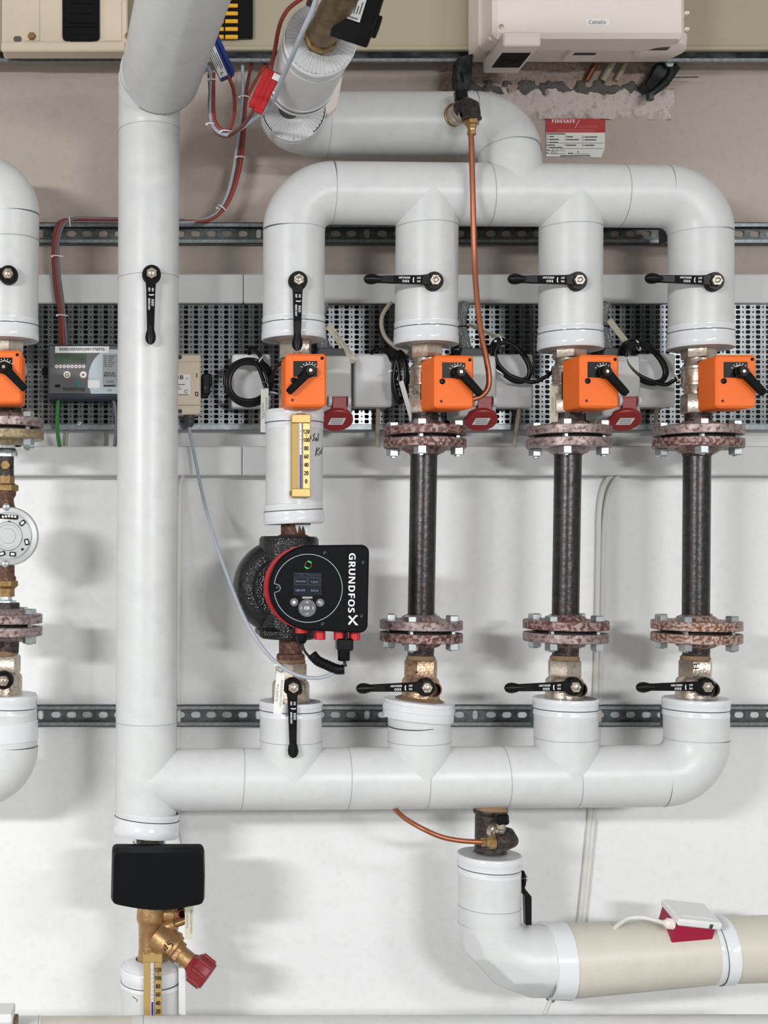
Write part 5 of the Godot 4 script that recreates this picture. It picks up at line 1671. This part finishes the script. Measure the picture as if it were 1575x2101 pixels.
	part(t, "stem", mb(along(P(1077, 1802), Vector3(1, 0, 0))).lathe([[5, 0], [5, 4], [0, 4]], 12), M.nickel)


func panel_devices() -> void:
	# heat meter
	var t := thing("heat_meter", "grey heat meter with display and printed code label left of the tallest pipe", "meter", P(172, 818, z_panel))
	var z := -112.0
	var a := P(98, 707, z)
	var b := P(249, 818, z)
	part(t, "case", mb().box(Vector3((a.x + b.x) / 2, (a.y + b.y) / 2, -144), Vector3(b.x - a.x, a.y - b.y, 62), 3), M.meter_blue)
	plate(t, "face", 101, 710, 247, 808, z + 1.5, 3, M.meter_grey, 1)
	var zp := z + 2.2
	var pale := PackedVector2Array([_xy(247, 808, zp), _xy(187, 808, zp), _xy(183, 796, zp), _xy(181, 784, zp), _xy(181, 772, zp), _xy(183, 760, zp), _xy(187, 748, zp), _xy(193, 737, zp), _xy(201, 728, zp), _xy(209, 722, zp), _xy(224, 717, zp), _xy(247, 717, zp)])
	part(t, "pale_panel", mb().prism(pale, zp - 1, zp), M.meter_pale)
	var lb := plate(t, "code_label", 113, 710.5, 224, 724, zp + 0.8, 1, M.print)
	letters(lb, "BAK0L05EN05QM01/FM01G", 6.2, P(168, 717, zp + 1.1), M.ink, 0, true, 96)
	var lc := plate(t, "display", 112, 726, 176.5, 745, zp + 0.4, 1, M.lcd)
	letters(lc, "0274.698", 9.6, P(143, 735.5, zp + 0.7), M.lcd_ink, 0, false, 40)
	letters(lc, "MWh", 5, P(168, 737, zp + 0.7), M.lcd_ink, 0, false, 9)
	for i in 8:
		var ic := part(t, "icon", mb(along(P(116 + i * 7.95, 752, zp), Vector3(0, 0, 1))).lathe([[3.6, -1], [3.6, 0.5], [0, 0.5]], 18), M.pale_pink if i % 4 == 0 else M.white)
		part(ic, "icon_sign", mb(at(P(116 + i * 7.95, 752, zp + 0.5), i * 37)).box(Vector3.ZERO, Vector3(4, 1.4, 0.5), 0), M.flap_red if i in [0, 4, 5] else M.dark_grey)
	for q in [137.5, 171.0]:
		var bt := part(t, "button", mb(along(P(q, 769, zp), Vector3(0, 0, 1))).lathe([[7.6, -1], [7.6, 1.6], [6.8, 2.4], [0, 2.4]], 24), M.pale_pink)
		if q < 150:
			part(bt, "button_ring", mb().tube(_arc(P(q, 769, zp + 2.4), 3.4, 0, 360, 20), 0.8, 6), M.ink)
		else:
			part(bt, "button_arrow", mb(at(P(q, 769, zp + 2.4))).prism(PackedVector2Array([Vector2(-2.4, -2.6), Vector2(3.6, 0), Vector2(-2.4, 2.6)]), 0, 0.5), M.ink)
	letters(t, "Kamstrup", 7.8, P(152, 799, zp), M.ink, 0, true, 46)
	part(t, "logo", mb(at(P(161, 788, zp))).prism(disc(6.6, 18), -1, 0.4), M.teal)
	part(t, "logo", mb(at(P(161.5, 790, zp))).prism(disc(2.4, 12), -1, 0.8), M.meter_grey)
	plate(t, "port", 112.5, 789, 123.5, 794.5, zp, 1, M.black_hole, 0)
	plate(t, "seal_sticker", 180, 780, 205, 796, zp + 0.6, 0.8, M.print)
	var sp := plate(t, "spec_label", 210.5, 726, 243, 794, zp + 0.6, 0.8, M.spec)
	for i in 6:
		plate(sp, "print_line", 213, 730 + i * 4.2, 219, 731.3 + i * 4.2, zp + 0.9, 0.4, M.dark_grey, 0)
		plate(sp, "print_line", 222, 730 + i * 4.2, 236 - (i % 3) * 3, 731.3 + i * 4.2, zp + 0.9, 0.4, M.dark_grey, 0)
	letters(sp, "MÅLER NR.", 3.6, P(225, 765, zp + 1.0), M.ink, 0, true, 23)
	letters(sp, "4097522", 4.6, P(225, 770.5, zp + 1.0), M.ink, 0, true, 26)
	letters(sp, "7.5 kW", 4.4, P(225, 783, zp + 1.0), M.ink, 0, false, 16)
	plate(sp, "bar_code", 213, 790, 236, 793, zp + 0.9, 0.4, M.ink, 0)
	letters(t, "CE", 5.4, P(225, 800, zp), M.dark_grey, 0, false, 9)
	part(t, "side_lug", mb().box(P(93, 763, -150), Vector3(14, 15, 20), 2), M.black)
	part(t, "case_step", mb().box(P(172, 813, -118) , Vector3(156, 4, 20), 1), M.meter_blue)

	# switch box
	t = thing("isolator_switch", "beige isolator switch box half hidden behind the tallest pipe", "switch", P(370, 850, z_panel))
	a = P(312, 727, -118)
	b = P(412, 850, -118)
	part(t, "case", mb().box(Vector3((a.x + b.x) / 2, (a.y + b.y) / 2, -146), Vector3(b.x - a.x, a.y - b.y, 52), 3), M.beige)
	plate(t, "cover", 316, 742, 410, 831, -113, 6, M.beige, 1.5)
	lb = plate(t, "rating_label", 336, 768, 390, 811, -112.4, 1, M.print)
	letters(lb, "ABB", 8.6, P(363, 774, -112), M.ink, 0, true, 27)
	letters(lb, "IP65", 2.6, P(384, 776.5, -112), M.ink, 0, false, 6)
	for q in [[352, 788, 379], [352, 792.5, 369], [352, 797, 372], [350, 809, 387]]:
		plate(lb, "print_line", q[0], q[1], q[2], q[1] + 1.5, -112, 0.4, M.dark_grey, 0)
	part(lb, "seal_sign", mb().tube(_arc(P(382, 803, -112), 3.2, 20, 330, 18), 0.6, 6), M.dark_grey)
	plate(t, "on_mark", 402.4, 766, 404.6, 774.5, -112.6, 0.8, M.ink, 0)
	plate(t, "off_mark", 400, 804, 406.6, 813, -112.8, 0.6, M.ink, 0)
	plate(t, "off_mark", 402, 806, 404.6, 811, -112.5, 0.6, M.beige, 0)
	for q in [[369, 732.5], [369, 844]]:
		part(t, "screw", mb(along(P(q[0], q[1], -119), Vector3(0, 0, 1))).lathe([[4.6, 0], [4.6, 2], [3, 2], [2, 1], [0, 1]], 16), M.nipple)
	var hd := part(t, "handle", mb().box(P(422, 790, -138), Vector3(18, 46, 34), 3), M.black)
	part(hd, "handle_step", mb().box(P(428, 781, -138), Vector3(14, 26, 30), 3), M.black)
	part(hd, "handle_pin", mb(along(P(421, 796, -121), Vector3(0, 0, 1))).lathe([[3, 0], [3, 1.5], [0, 1.5]], 12), M.dark_grey)
	part(t, "cable_gland", mb(along(P(388, 850, -145), Vector3.DOWN)).lathe([[13, 0], [13, 10], [11, 12], [11, 22], [6, 28]], 16), M.dark_grey)

	# junction boxes
	var k := 0
	var j0: Node3D
	for q in [[516, 781, "white junction box behind the black coil left of the first actuator"], [766, 780, "white junction box between the first socket and the narrow black coil"], [1054, 781, "white junction box behind the tilted black coil left of the third actuator"], [1346, 780, "white junction box behind the tilted black coil left of the rightmost actuator"]]:
		if k == 0:
			j0 = thing("junction_box", q[2], "box", P(q[0], q[1], -120), "white junction boxes", true)
			part(j0, "base", mb().prism(rrect(80, 112, 6), -54, -18, 1), M.box_white)
			part(j0, "lid", mb().prism(rrect(82, 114, 6), -18, 0, 3.5), M.box_white)
		else:
			copy(j0, q[2], P(q[0], q[1], -120))
		k += 1

	# sockets with red flaps
	var s0: Node3D
	k = 0
	for q in [[697, 830, "grey socket with red flap right of the first actuator"], [995, 830, "grey socket with red flap right of the second actuator"], [1292, 830, "grey socket with red flap right of the third actuator"]]:
		if k == 0:
			s0 = thing("power_socket", q[2], "socket", P(q[0], q[1], -62), "power sockets with red flaps", true)
			part(s0, "body", mb().prism(rrect(80, 128, 5, 5, Vector2(-14, 40)), -110, -10, 3), M.socket_grey)
			part(s0, "shoulder", mb(Transform3D(Basis(Vector3(1, 0, 0), 0.5), Vector3(-14, -16, -70))).box(Vector3.ZERO, Vector3(76, 56, 44), 6), M.socket_grey)
			part(s0, "top_cap", mb().prism(PackedVector2Array([Vector2(-46, 102), Vector2(22, 102), Vector2(14, 124), Vector2(-38, 126)]), -90, -40, 2), M.dark_grey)
			for dx in [-20, 20]:
				part(s0, "hinge_ear", mb(along(Vector3(dx - 3, 8, -6), Vector3(1, 0, 0))).lathe([[0, 0], [11, 0], [11, 6], [0, 6]], 20), M.box_white)
			var fl := part(s0, "hinge_flap", mb().prism(rrect(32, 34, 3), -12, -2, 2), M.flap_red)
			var fx := Transform3D(Basis(Vector3(1, 0, 0), 0.80), Vector3(-4, -31, -18))
			var ov := PackedVector2Array()
			for i in 32:
				ov.append(Vector2(cos(TAU * i / 32) * 35, sin(TAU * i / 32) * 29))
			part(fl, "round_lid", mb(fx).prism(ov, -6, 4, 2.5), M.flap_red)
			var lab := part(fl, "label_plate", mb(fx).prism(PackedVector2Array([Vector2(-18, -9), Vector2(13, -9), Vector2(18, 9), Vector2(-13, 9)]), 3, 4.5), M.print)
			for i in 3:
				part(lab, "print_line", mb(fx).box(Vector3(0, 5 - i * 5, 4.7), Vector3(24, 1.8, 0.4), 0), M.grey)
			for i in 5:
				part(s0, "embossed_mark", mb().box(Vector3(-34 + i * 5, 78, -9.8), Vector3(2, 6, 0.6), 0.2), M.socket_grey)
			part(s0, "flexible_conduit", mb().tube(spline(PackedVector3Array([Vector3(-24, 122, -66), Vector3(-28, 150, -70), Vector3(-34, 178, -72), Vector3(-30, 205, -78), Vector3(-22, 226, -86)])), 13.0, 20), M.conduit)
			part(s0, "conduit_tie", mb().tube(_ring(Vector3(-33, 176, -72), 14.0, Vector3(-0.1, 1, 0.1)), 1.6, 8, false, true), M.ink)
		else:
			copy(s0, q[2], P(q[0], q[1], -62))
		k += 1


func cable(label: String, pts: Array, r: float, m: Material, ties := []) -> Node3D:
	var pp := path(pts)
	var t := thing("cable", label, "cable", pp[pp.size() - 1])
	part(t, "sheath", mb().tube(spline(pp, 6), r, 12), m)
	for q in ties:
		tie(t, q[0], q[1], q[2], q[3], r)
	return t


func tie(t: Node3D, px: float, py: float, z: float, rr: float, _r := 0.0, n := Vector3(0.1, 1, 0.1)) -> void:
	var o := part(t, "cable_tie", mb().tube(_ring(P(px, py, z), rr, n), 1.5, 8, false, true), M.print)
	part(o, "tie_head", mb().box(P(px - rr, py, z + rr * 0.5), Vector3(5, 4, 4), 0.8), M.print)


# a lead that runs into a loose coil and out again
func coil(label: String, pre: Array, c: Vector2, rx: float, ry: float, rot: float, z: float, turns: float, a0: float, post: Array, ties: Array, sense := -1.0) -> Node3D:
	var pts: Array = pre.duplicate()
	var k := int(turns * 12)
	for i in k + 1:
		var a := deg_to_rad(a0) + sense * TAU * i / 12.0
		var f := 1.0 - 0.085 * (i / 12.0) + 0.02 * sin(i * 1.7)
		var e := Vector2(cos(a) * rx * f, sin(a) * ry * f).rotated(deg_to_rad(rot))
		pts.append([c.x + e.x, c.y - e.y, z + i * 0.75])
	pts.append_array(post)
	var t := cable(label, pts, 4.3, M.cable_black)
	for q in ties:
		tie(t, q[0], q[1], q[2], q[3], 4.3, Vector3(q[4], q[5], 0.1))
	return t


func tag_strip(label: String, p0: Vector3, p1: Vector3, w: float, m: Material, turn_y := 0.0, lines := ["", ""], ring := true) -> void:
	var d := p1 - p0
	var mid := (p0 + p1) / 2
	var t := thing("cable_tag", label, "tag", p1)
	var ang := atan2(d.y, d.x)
	var f := Transform3D(Basis(Vector3(0, 0, 1), ang) * Basis(Vector3(1, 0, 0), turn_y), mid)
	part(t, "strip", mb(f).prism(rrect(d.length(), w, 1.5, 2), -0.5, 0.5), m)
	for i in 2:
		if lines[i] != "":
			var q := f * Vector3(2, (0.24 - i * 0.48) * w, 0.7)
			letters(t, lines[i], w * 0.26, q, M.dark_grey, rad_to_deg(ang), false, d.length() * (0.62 if i == 0 else 0.4))
	if ring:
		part(t, "ring", mb().tube(_ring(p0 + Vector3(0, 6, 0), 8, Vector3(0.5, 0.1, 1)), 0.9, 8, false, true), M.zinc)


func cables() -> void:
	# black leads of the actuators
	coil("round black cable coil in front of the leftmost junction box", [[512, 738, -130], [511, 722, -122], [515, 713, -112], [524, 720, -104], [534, 732, -98]], Vector2(509, 783), 50, 50, 0, -98, 3.0, 55, [[548, 800, -70], [556, 782, -60], [562, 764, -40], [572, 748, 0], [584, 742, 40]], [[534, 740, -92, 10, 0.7, -0.5], [558, 805, -80, 12, 0.2, 1.0]])
	coil("narrow black cable coil left of the second actuator", [[760, 736, -130], [764, 722, -122], [778, 716, -112], [796, 726, -100], [804, 740, -92]], Vector2(820, 776), 16, 54, 0, -92, 3.0, 120, [[826, 810, -62], [834, 790, -50], [846, 764, -30], [862, 746, 10], [876, 742, 40]], [[815, 762, -80, 16, 0.1, 1.0]])
	coil("tilted black cable coil left of the third actuator", [[1064, 748, -160], [1058, 718, -140], [1046, 704, -116]], Vector2(1049, 741), 53, 31, -50, -96, 2.42, 160, [[1090, 784, -74], [1112, 777, -66], [1132, 764, -50], [1150, 748, -10], [1166, 740, 40]], [[1022, 764, -90, 12, 0.7, 1.0], [1027, 700, -90, 11, 1.0, 0.3]], 1.0)
	coil("tilted black cable coil left of the rightmost actuator, dusty", [[1346, 748, -160], [1340, 718, -140], [1326, 706, -114]], Vector2(1322, 745), 56, 34, -42, -96, 2.42, 150, [[1362, 789, -74], [1384, 779, -66], [1404, 764, -50], [1422, 750, -10], [1440, 742, 40]], [[1300, 764, -90, 12, 0.6, 1.0], [1308, 709, -90, 11, 1.0, 0.4], [1387, 776, -66, 7, 1.0, 0.5]], 1.0)

	# beige leads under the junction boxes
	cable("beige lead below the leftmost junction box", [[590, 826, -150], [589, 850, -150], [590, 885, -156], [593, 925, -176]], 4.6, M.cable_beige)
	cable("beige lead below the box beside the first socket", [[775, 826, -150], [775, 850, -150], [774, 885, -156], [776, 925, -176]], 4.6, M.cable_beige)
	cable("beige lead below the box left of the third actuator", [[1064, 826, -150], [1063, 850, -150], [1058, 885, -156], [1054, 925, -176]], 4.6, M.cable_beige)
	cable("beige lead below the rightmost junction box", [[1348, 826, -150], [1346, 850, -150], [1343, 885, -156], [1340, 925, -176]], 4.6, M.cable_beige)
	cable("curved beige cable on the perforated panel left of the second drop", [[806, 615, -180], [796, 628, -165], [784, 648, -160], [783, 672, -160], [792, 694, -160], [812, 712, -150], [838, 724, -130]], 4.8, M.cable_beige)
	cable("green earth wire hanging below the heat meter", [[121, 812, -140], [118, 838, -142], [117, 870, -146], [119, 895, -155], [124, 925, -180]], 4.4, M.cable_green)
	cable("grey lead hanging below the heat meter beside the tallest pipe", [[228, 812, -140], [235, 826, -142], [239, 860, -146], [238, 890, -155], [234, 925, -180]], 4.4, M.cable_dark)
	for q in [[137, "left"], [213, "right"]]:
		cable("thin beige wire behind the panel, %s of the two below the heat meter" % q[1], [[q[0], 884, -205], [q[0] - 2, 925, -205]], 3.5, M.cable_beige)

	# grey lead to the pump
	cable("long grey lead sagging from the isolator switch to the pump", [[388, 874, -145], [391, 895, -144], [400, 940, -135], [412, 1000, -115], [428, 1065, -80], [448, 1130, -30], [470, 1190, 20], [500, 1265, 75], [535, 1325, 105], [572, 1364, 112], [612, 1386, 116], [648, 1391, 118], [675, 1385, 120], [694, 1372, 120], [700, 1360, 120]], 3.7, M.cable_grey, [[570, 1364, 112, 5]])

	# cables on the wall
	cable("white cable on the wall right of the tallest pipe", [[379, 974, -190], [372, 990, -208], [369, 1030, -213], [368, 1200, -213], [367, 1440, -213], [366, 1640, -213], [370, 1690, -213], [379, 1745, -213]], 4.5, M.cable_white)
	cable("white wall cable curving out of the lower trunking, left of two", [[1256, 974, -196], [1246, 984, -206], [1236, 1006, -210], [1229, 1050, -212], [1227, 1130, -213], [1224, 1300, -213], [1220, 1450, -213], [1212, 1640, -213], [1203, 1750, -213], [1192, 1860, -213], [1184, 1925, -213]], 5.5, M.cable_white)
	cable("white wall cable curving out of the lower trunking, right of two", [[1270, 974, -192], [1258, 990, -206], [1247, 1016, -210], [1240, 1060, -212], [1237, 1130, -213], [1234, 1300, -213], [1229, 1450, -213], [1221, 1640, -213], [1211, 1750, -213], [1200, 1860, -213], [1192, 1925, -213]], 5.5, M.cable_white)
	cable("white lead dropping from the cream pipe to the bottom pipe", [[1136, 2036, 10], [1130, 2050, 6], [1121, 2070, 0], [1115, 2092, -4], [1113, 2120, -4]], 4.4, M.cable_white)
	cable("short white lead into the red sensor box", [[1258, 1906, 20], [1284, 1886, 46], [1310, 1882, 58], [1336, 1886, 62], [1362, 1894, 60]], 4.4, M.cable_white)

	# the red and grey bundle over the upper rail
	var bundle := [[-6, 0, M.cable_brown, "dark red cable of the bundle running down to the heat meter"], [2, 1, M.cable_red, "lighter red cable of the bundle running down to the heat meter"], [10, 2, M.cable_dark, "grey cable of the bundle running down to the heat meter"]]
	for q in bundle:
		var o: float = q[0]
		var v: float = q[1]
		var t := cable(q[3], [[380, 455 - v, -150], [300, 452 - v, -150], [220, 451 - v, -152], [165, 450 - v, -152], [134 + o, 453 - v * 0.5, -148], [120 + o * 0.8, 466, -146], [113 + o * 0.6, 500, -148], [113 + o * 0.6, 545, -150], [119 + o * 0.7, 600, -150], [126 + o * 0.6, 645, -150], [128 + o * 0.7, 680, -148], [129 + o * 0.8, 715, -142]], 3.8, q[2])
		if v == 2:
			tie(t, 119, 526, -149, 12)
			tie(t, 128, 647, -149, 11)
			tie(t, 143, 455, -152, 10, 0, Vector3(1, 0.1, 0))
	for q in [[-5, M.cable_grey, "grey cable of the bundle right of the tallest pipe", 498], [2, M.cable_brown, "dark red cable of the bundle right of the tallest pipe", 516], [7, M.cable_red, "bright red cable of the bundle right of the tallest pipe", 546]]:
		var o: float = q[0]
		var t := cable(q[2], [[355, 456, -150], [400, 454, -150], [430, 448 + o * 0.4, -150], [452 + o * 0.6, 432, -152], [470 + o * 0.8, 400, -155], [483 + o, 355, -160], [490 + o, 310, -162], [496 + o * 0.8, 260, -165], [500 + o * 0.6, 210, -168], [lerpf(501 + o * 0.6, q[3], 0.35), 175, -170], [q[3], 128, -178], [q[3] + 2, 105, -184]], 3.8, q[1])
		if o == 2:
			tie(t, 501, 199, -167, 10)
			tie(t, 494, 323, -162, 10)
			tie(t, 455, 427, -152, 10, 0, Vector3(0.6, 0.8, 0))

	# modules and loops under the overhead pipes
	var t := thing("control_module", "blue module with a white label beside the tallest pipe's bend", "module", P(452, 158, 60))
	var f := at(P(447, 118, 70), 24)
	part(t, "case", mb(f).box(Vector3(4, 0, -10), Vector3(30, 84, 22), 2), M.blue)
	part(t, "rail", mb(f).box(Vector3(14, 0, 3), Vector3(9, 84, 8), 2), M.blue)
	var lb := part(t, "label_plate", mb(f).box(Vector3(-5, -3, 1.4), Vector3(17, 74, 1), 0.2), M.print)
	for i in 4:
		part(lb, "print_line", mb(f).box(Vector3(-11 + i * 3.6, 2 - i * 3, 2.0), Vector3(1.4, 44 - (i % 2) * 12, 0.4), 0), M.dark_grey)
	part(lb, "logo", mb().tube(_arc(f * Vector3(-6, -33, 2.0), 2.6, 20, 300, 14), 0.7, 6), M.ink)
	part(t, "lug", mb().tube(_ring(f * Vector3(6, -44, -6), 4, Vector3(0, 0, 1), 14), 1.4, 8, false, true), M.blue)

	t = thing("control_module", "red module with a small white sticker left of the overhead jacket", "module", P(527, 222, 320))
	f = at(P(543, 182, 330), -25)
	part(t, "case", mb(f).box(Vector3(0, 0, -9), Vector3(30, 73, 18), 2), M.red)
	part(t, "ridge", mb(f).box(Vector3(-5, -2, 0.4), Vector3(3, 66, 2), 0.6), M.red)
	part(t, "ridge", mb(f).box(Vector3(3, -2, 0.4), Vector3(3, 66, 2), 0.6), M.red)
	part(t, "sticker", mb(f).box(Vector3(10, 27, 1.8), Vector3(13, 12, 1), 0.3), M.print)
	part(t, "lug", mb(f).box(Vector3(6, -38, -9), Vector3(17, 6, 11), 1), M.red)

	cable("grey sleeve running from the tallest pipe's bend into the loop", [[415, 150, 60], [424, 138, 64], [430, 146, 66], [433, 164, 66], [433, 200, 66], [432, 232, 68], [436, 255, 72], [448, 270, 78], [468, 276, 84], [490, 266, 92], [520, 246, 140], [545, 228, 220], [562, 205, 330], [578, 165, 430], [598, 118, 530], [620, 66, 600], [640, 22, 630], [654, -20, 650]], 4.2, M.cable_grey, [[434, 164, 66, 8]])
	cable("dark red loop hanging under the blue module", [[438, 150, 66], [438, 190, 70], [438, 225, 72], [441, 248, 76], [452, 264, 80], [464, 268, 84], [474, 258, 84], [480, 235, 82], [481, 205, 80], [477, 178, 74], [468, 156, 68]], 3.6, M.cable_red, [[464, 270, 84, 11]])
	cable("brown cable inside the loop under the blue module", [[429, 152, 62], [431, 185, 62], [430, 215, 62], [432, 245, 66], [440, 266, 70], [454, 278, 74], [470, 278, 84], [486, 268, 120], [500, 256, 180], [512, 240, 250], [521, 224, 318]], 3.6, M.cable_brown, [[434, 255, 68, 10]])
	cable("red cable rising from the red module to the top edge", [[554, 148, 322], [558, 128, 324], [564, 100, 328], [570, 66, 330], [578, 40, 334], [592, 18, 340], [612, 2, 348], [640, -16, 356]], 4.0, M.cable_red)

	# tags
	tag_strip("white tag hanging on the round black coil", P(543, 797, -52), P(542, 887, -50), 16, M.paper, 0, ["BAK0L05RA01MV10", "VENTIL"])
	tag_strip("beige tag sloping over the first socket", P(673, 668, -110), P(728, 742, -106), 15, M.tag_beige, 0, ["BAK0L05RA01PU01", "CIRKULATION"], false)
	tag_strip("thin white tag seen edge-on beside the narrow coil", P(822, 782, -40), P(846, 862, -36), 15, M.paper, 1.15)
	tag_strip("beige tag hanging beside the third nickel valve body", P(1137, 790, 12), P(1136, 866, 12), 16, M.tag_beige, 0, ["BAK0L05RA01MV12", "VENTIL OP12"])
	tag_strip("thin beige tag seen edge-on above the second socket", P(962, 666, -100), P(1034, 697, -104), 14, M.tag_beige, 1.3, ["", ""], false)
	tag_strip("beige tag sloping above the third socket", P(1250, 656, -100), P(1288, 708, -104), 12, M.tag_beige, 0.5, ["", ""], false)
	tag_strip("white tag hanging from the grey lead below the pump", P(576, 1377, 100), P(569, 1464, 96), 17, M.paper, 0, ["BAK0L05RA01PU01", "PUMPE"])
	tag_strip("pale tag hanging behind the black drive", P(388, 1850, 44), P(388, 1927, 44), 17, M.tag_beige, 0, ["BAK0L05RA01MV01", "VENTIL"], false)
	tag_strip("clear plastic label hanging beside the lowest thermometer pipe", P(373, 1984, 40), P(374, 2082, 44), 15, M.white, 0.5)
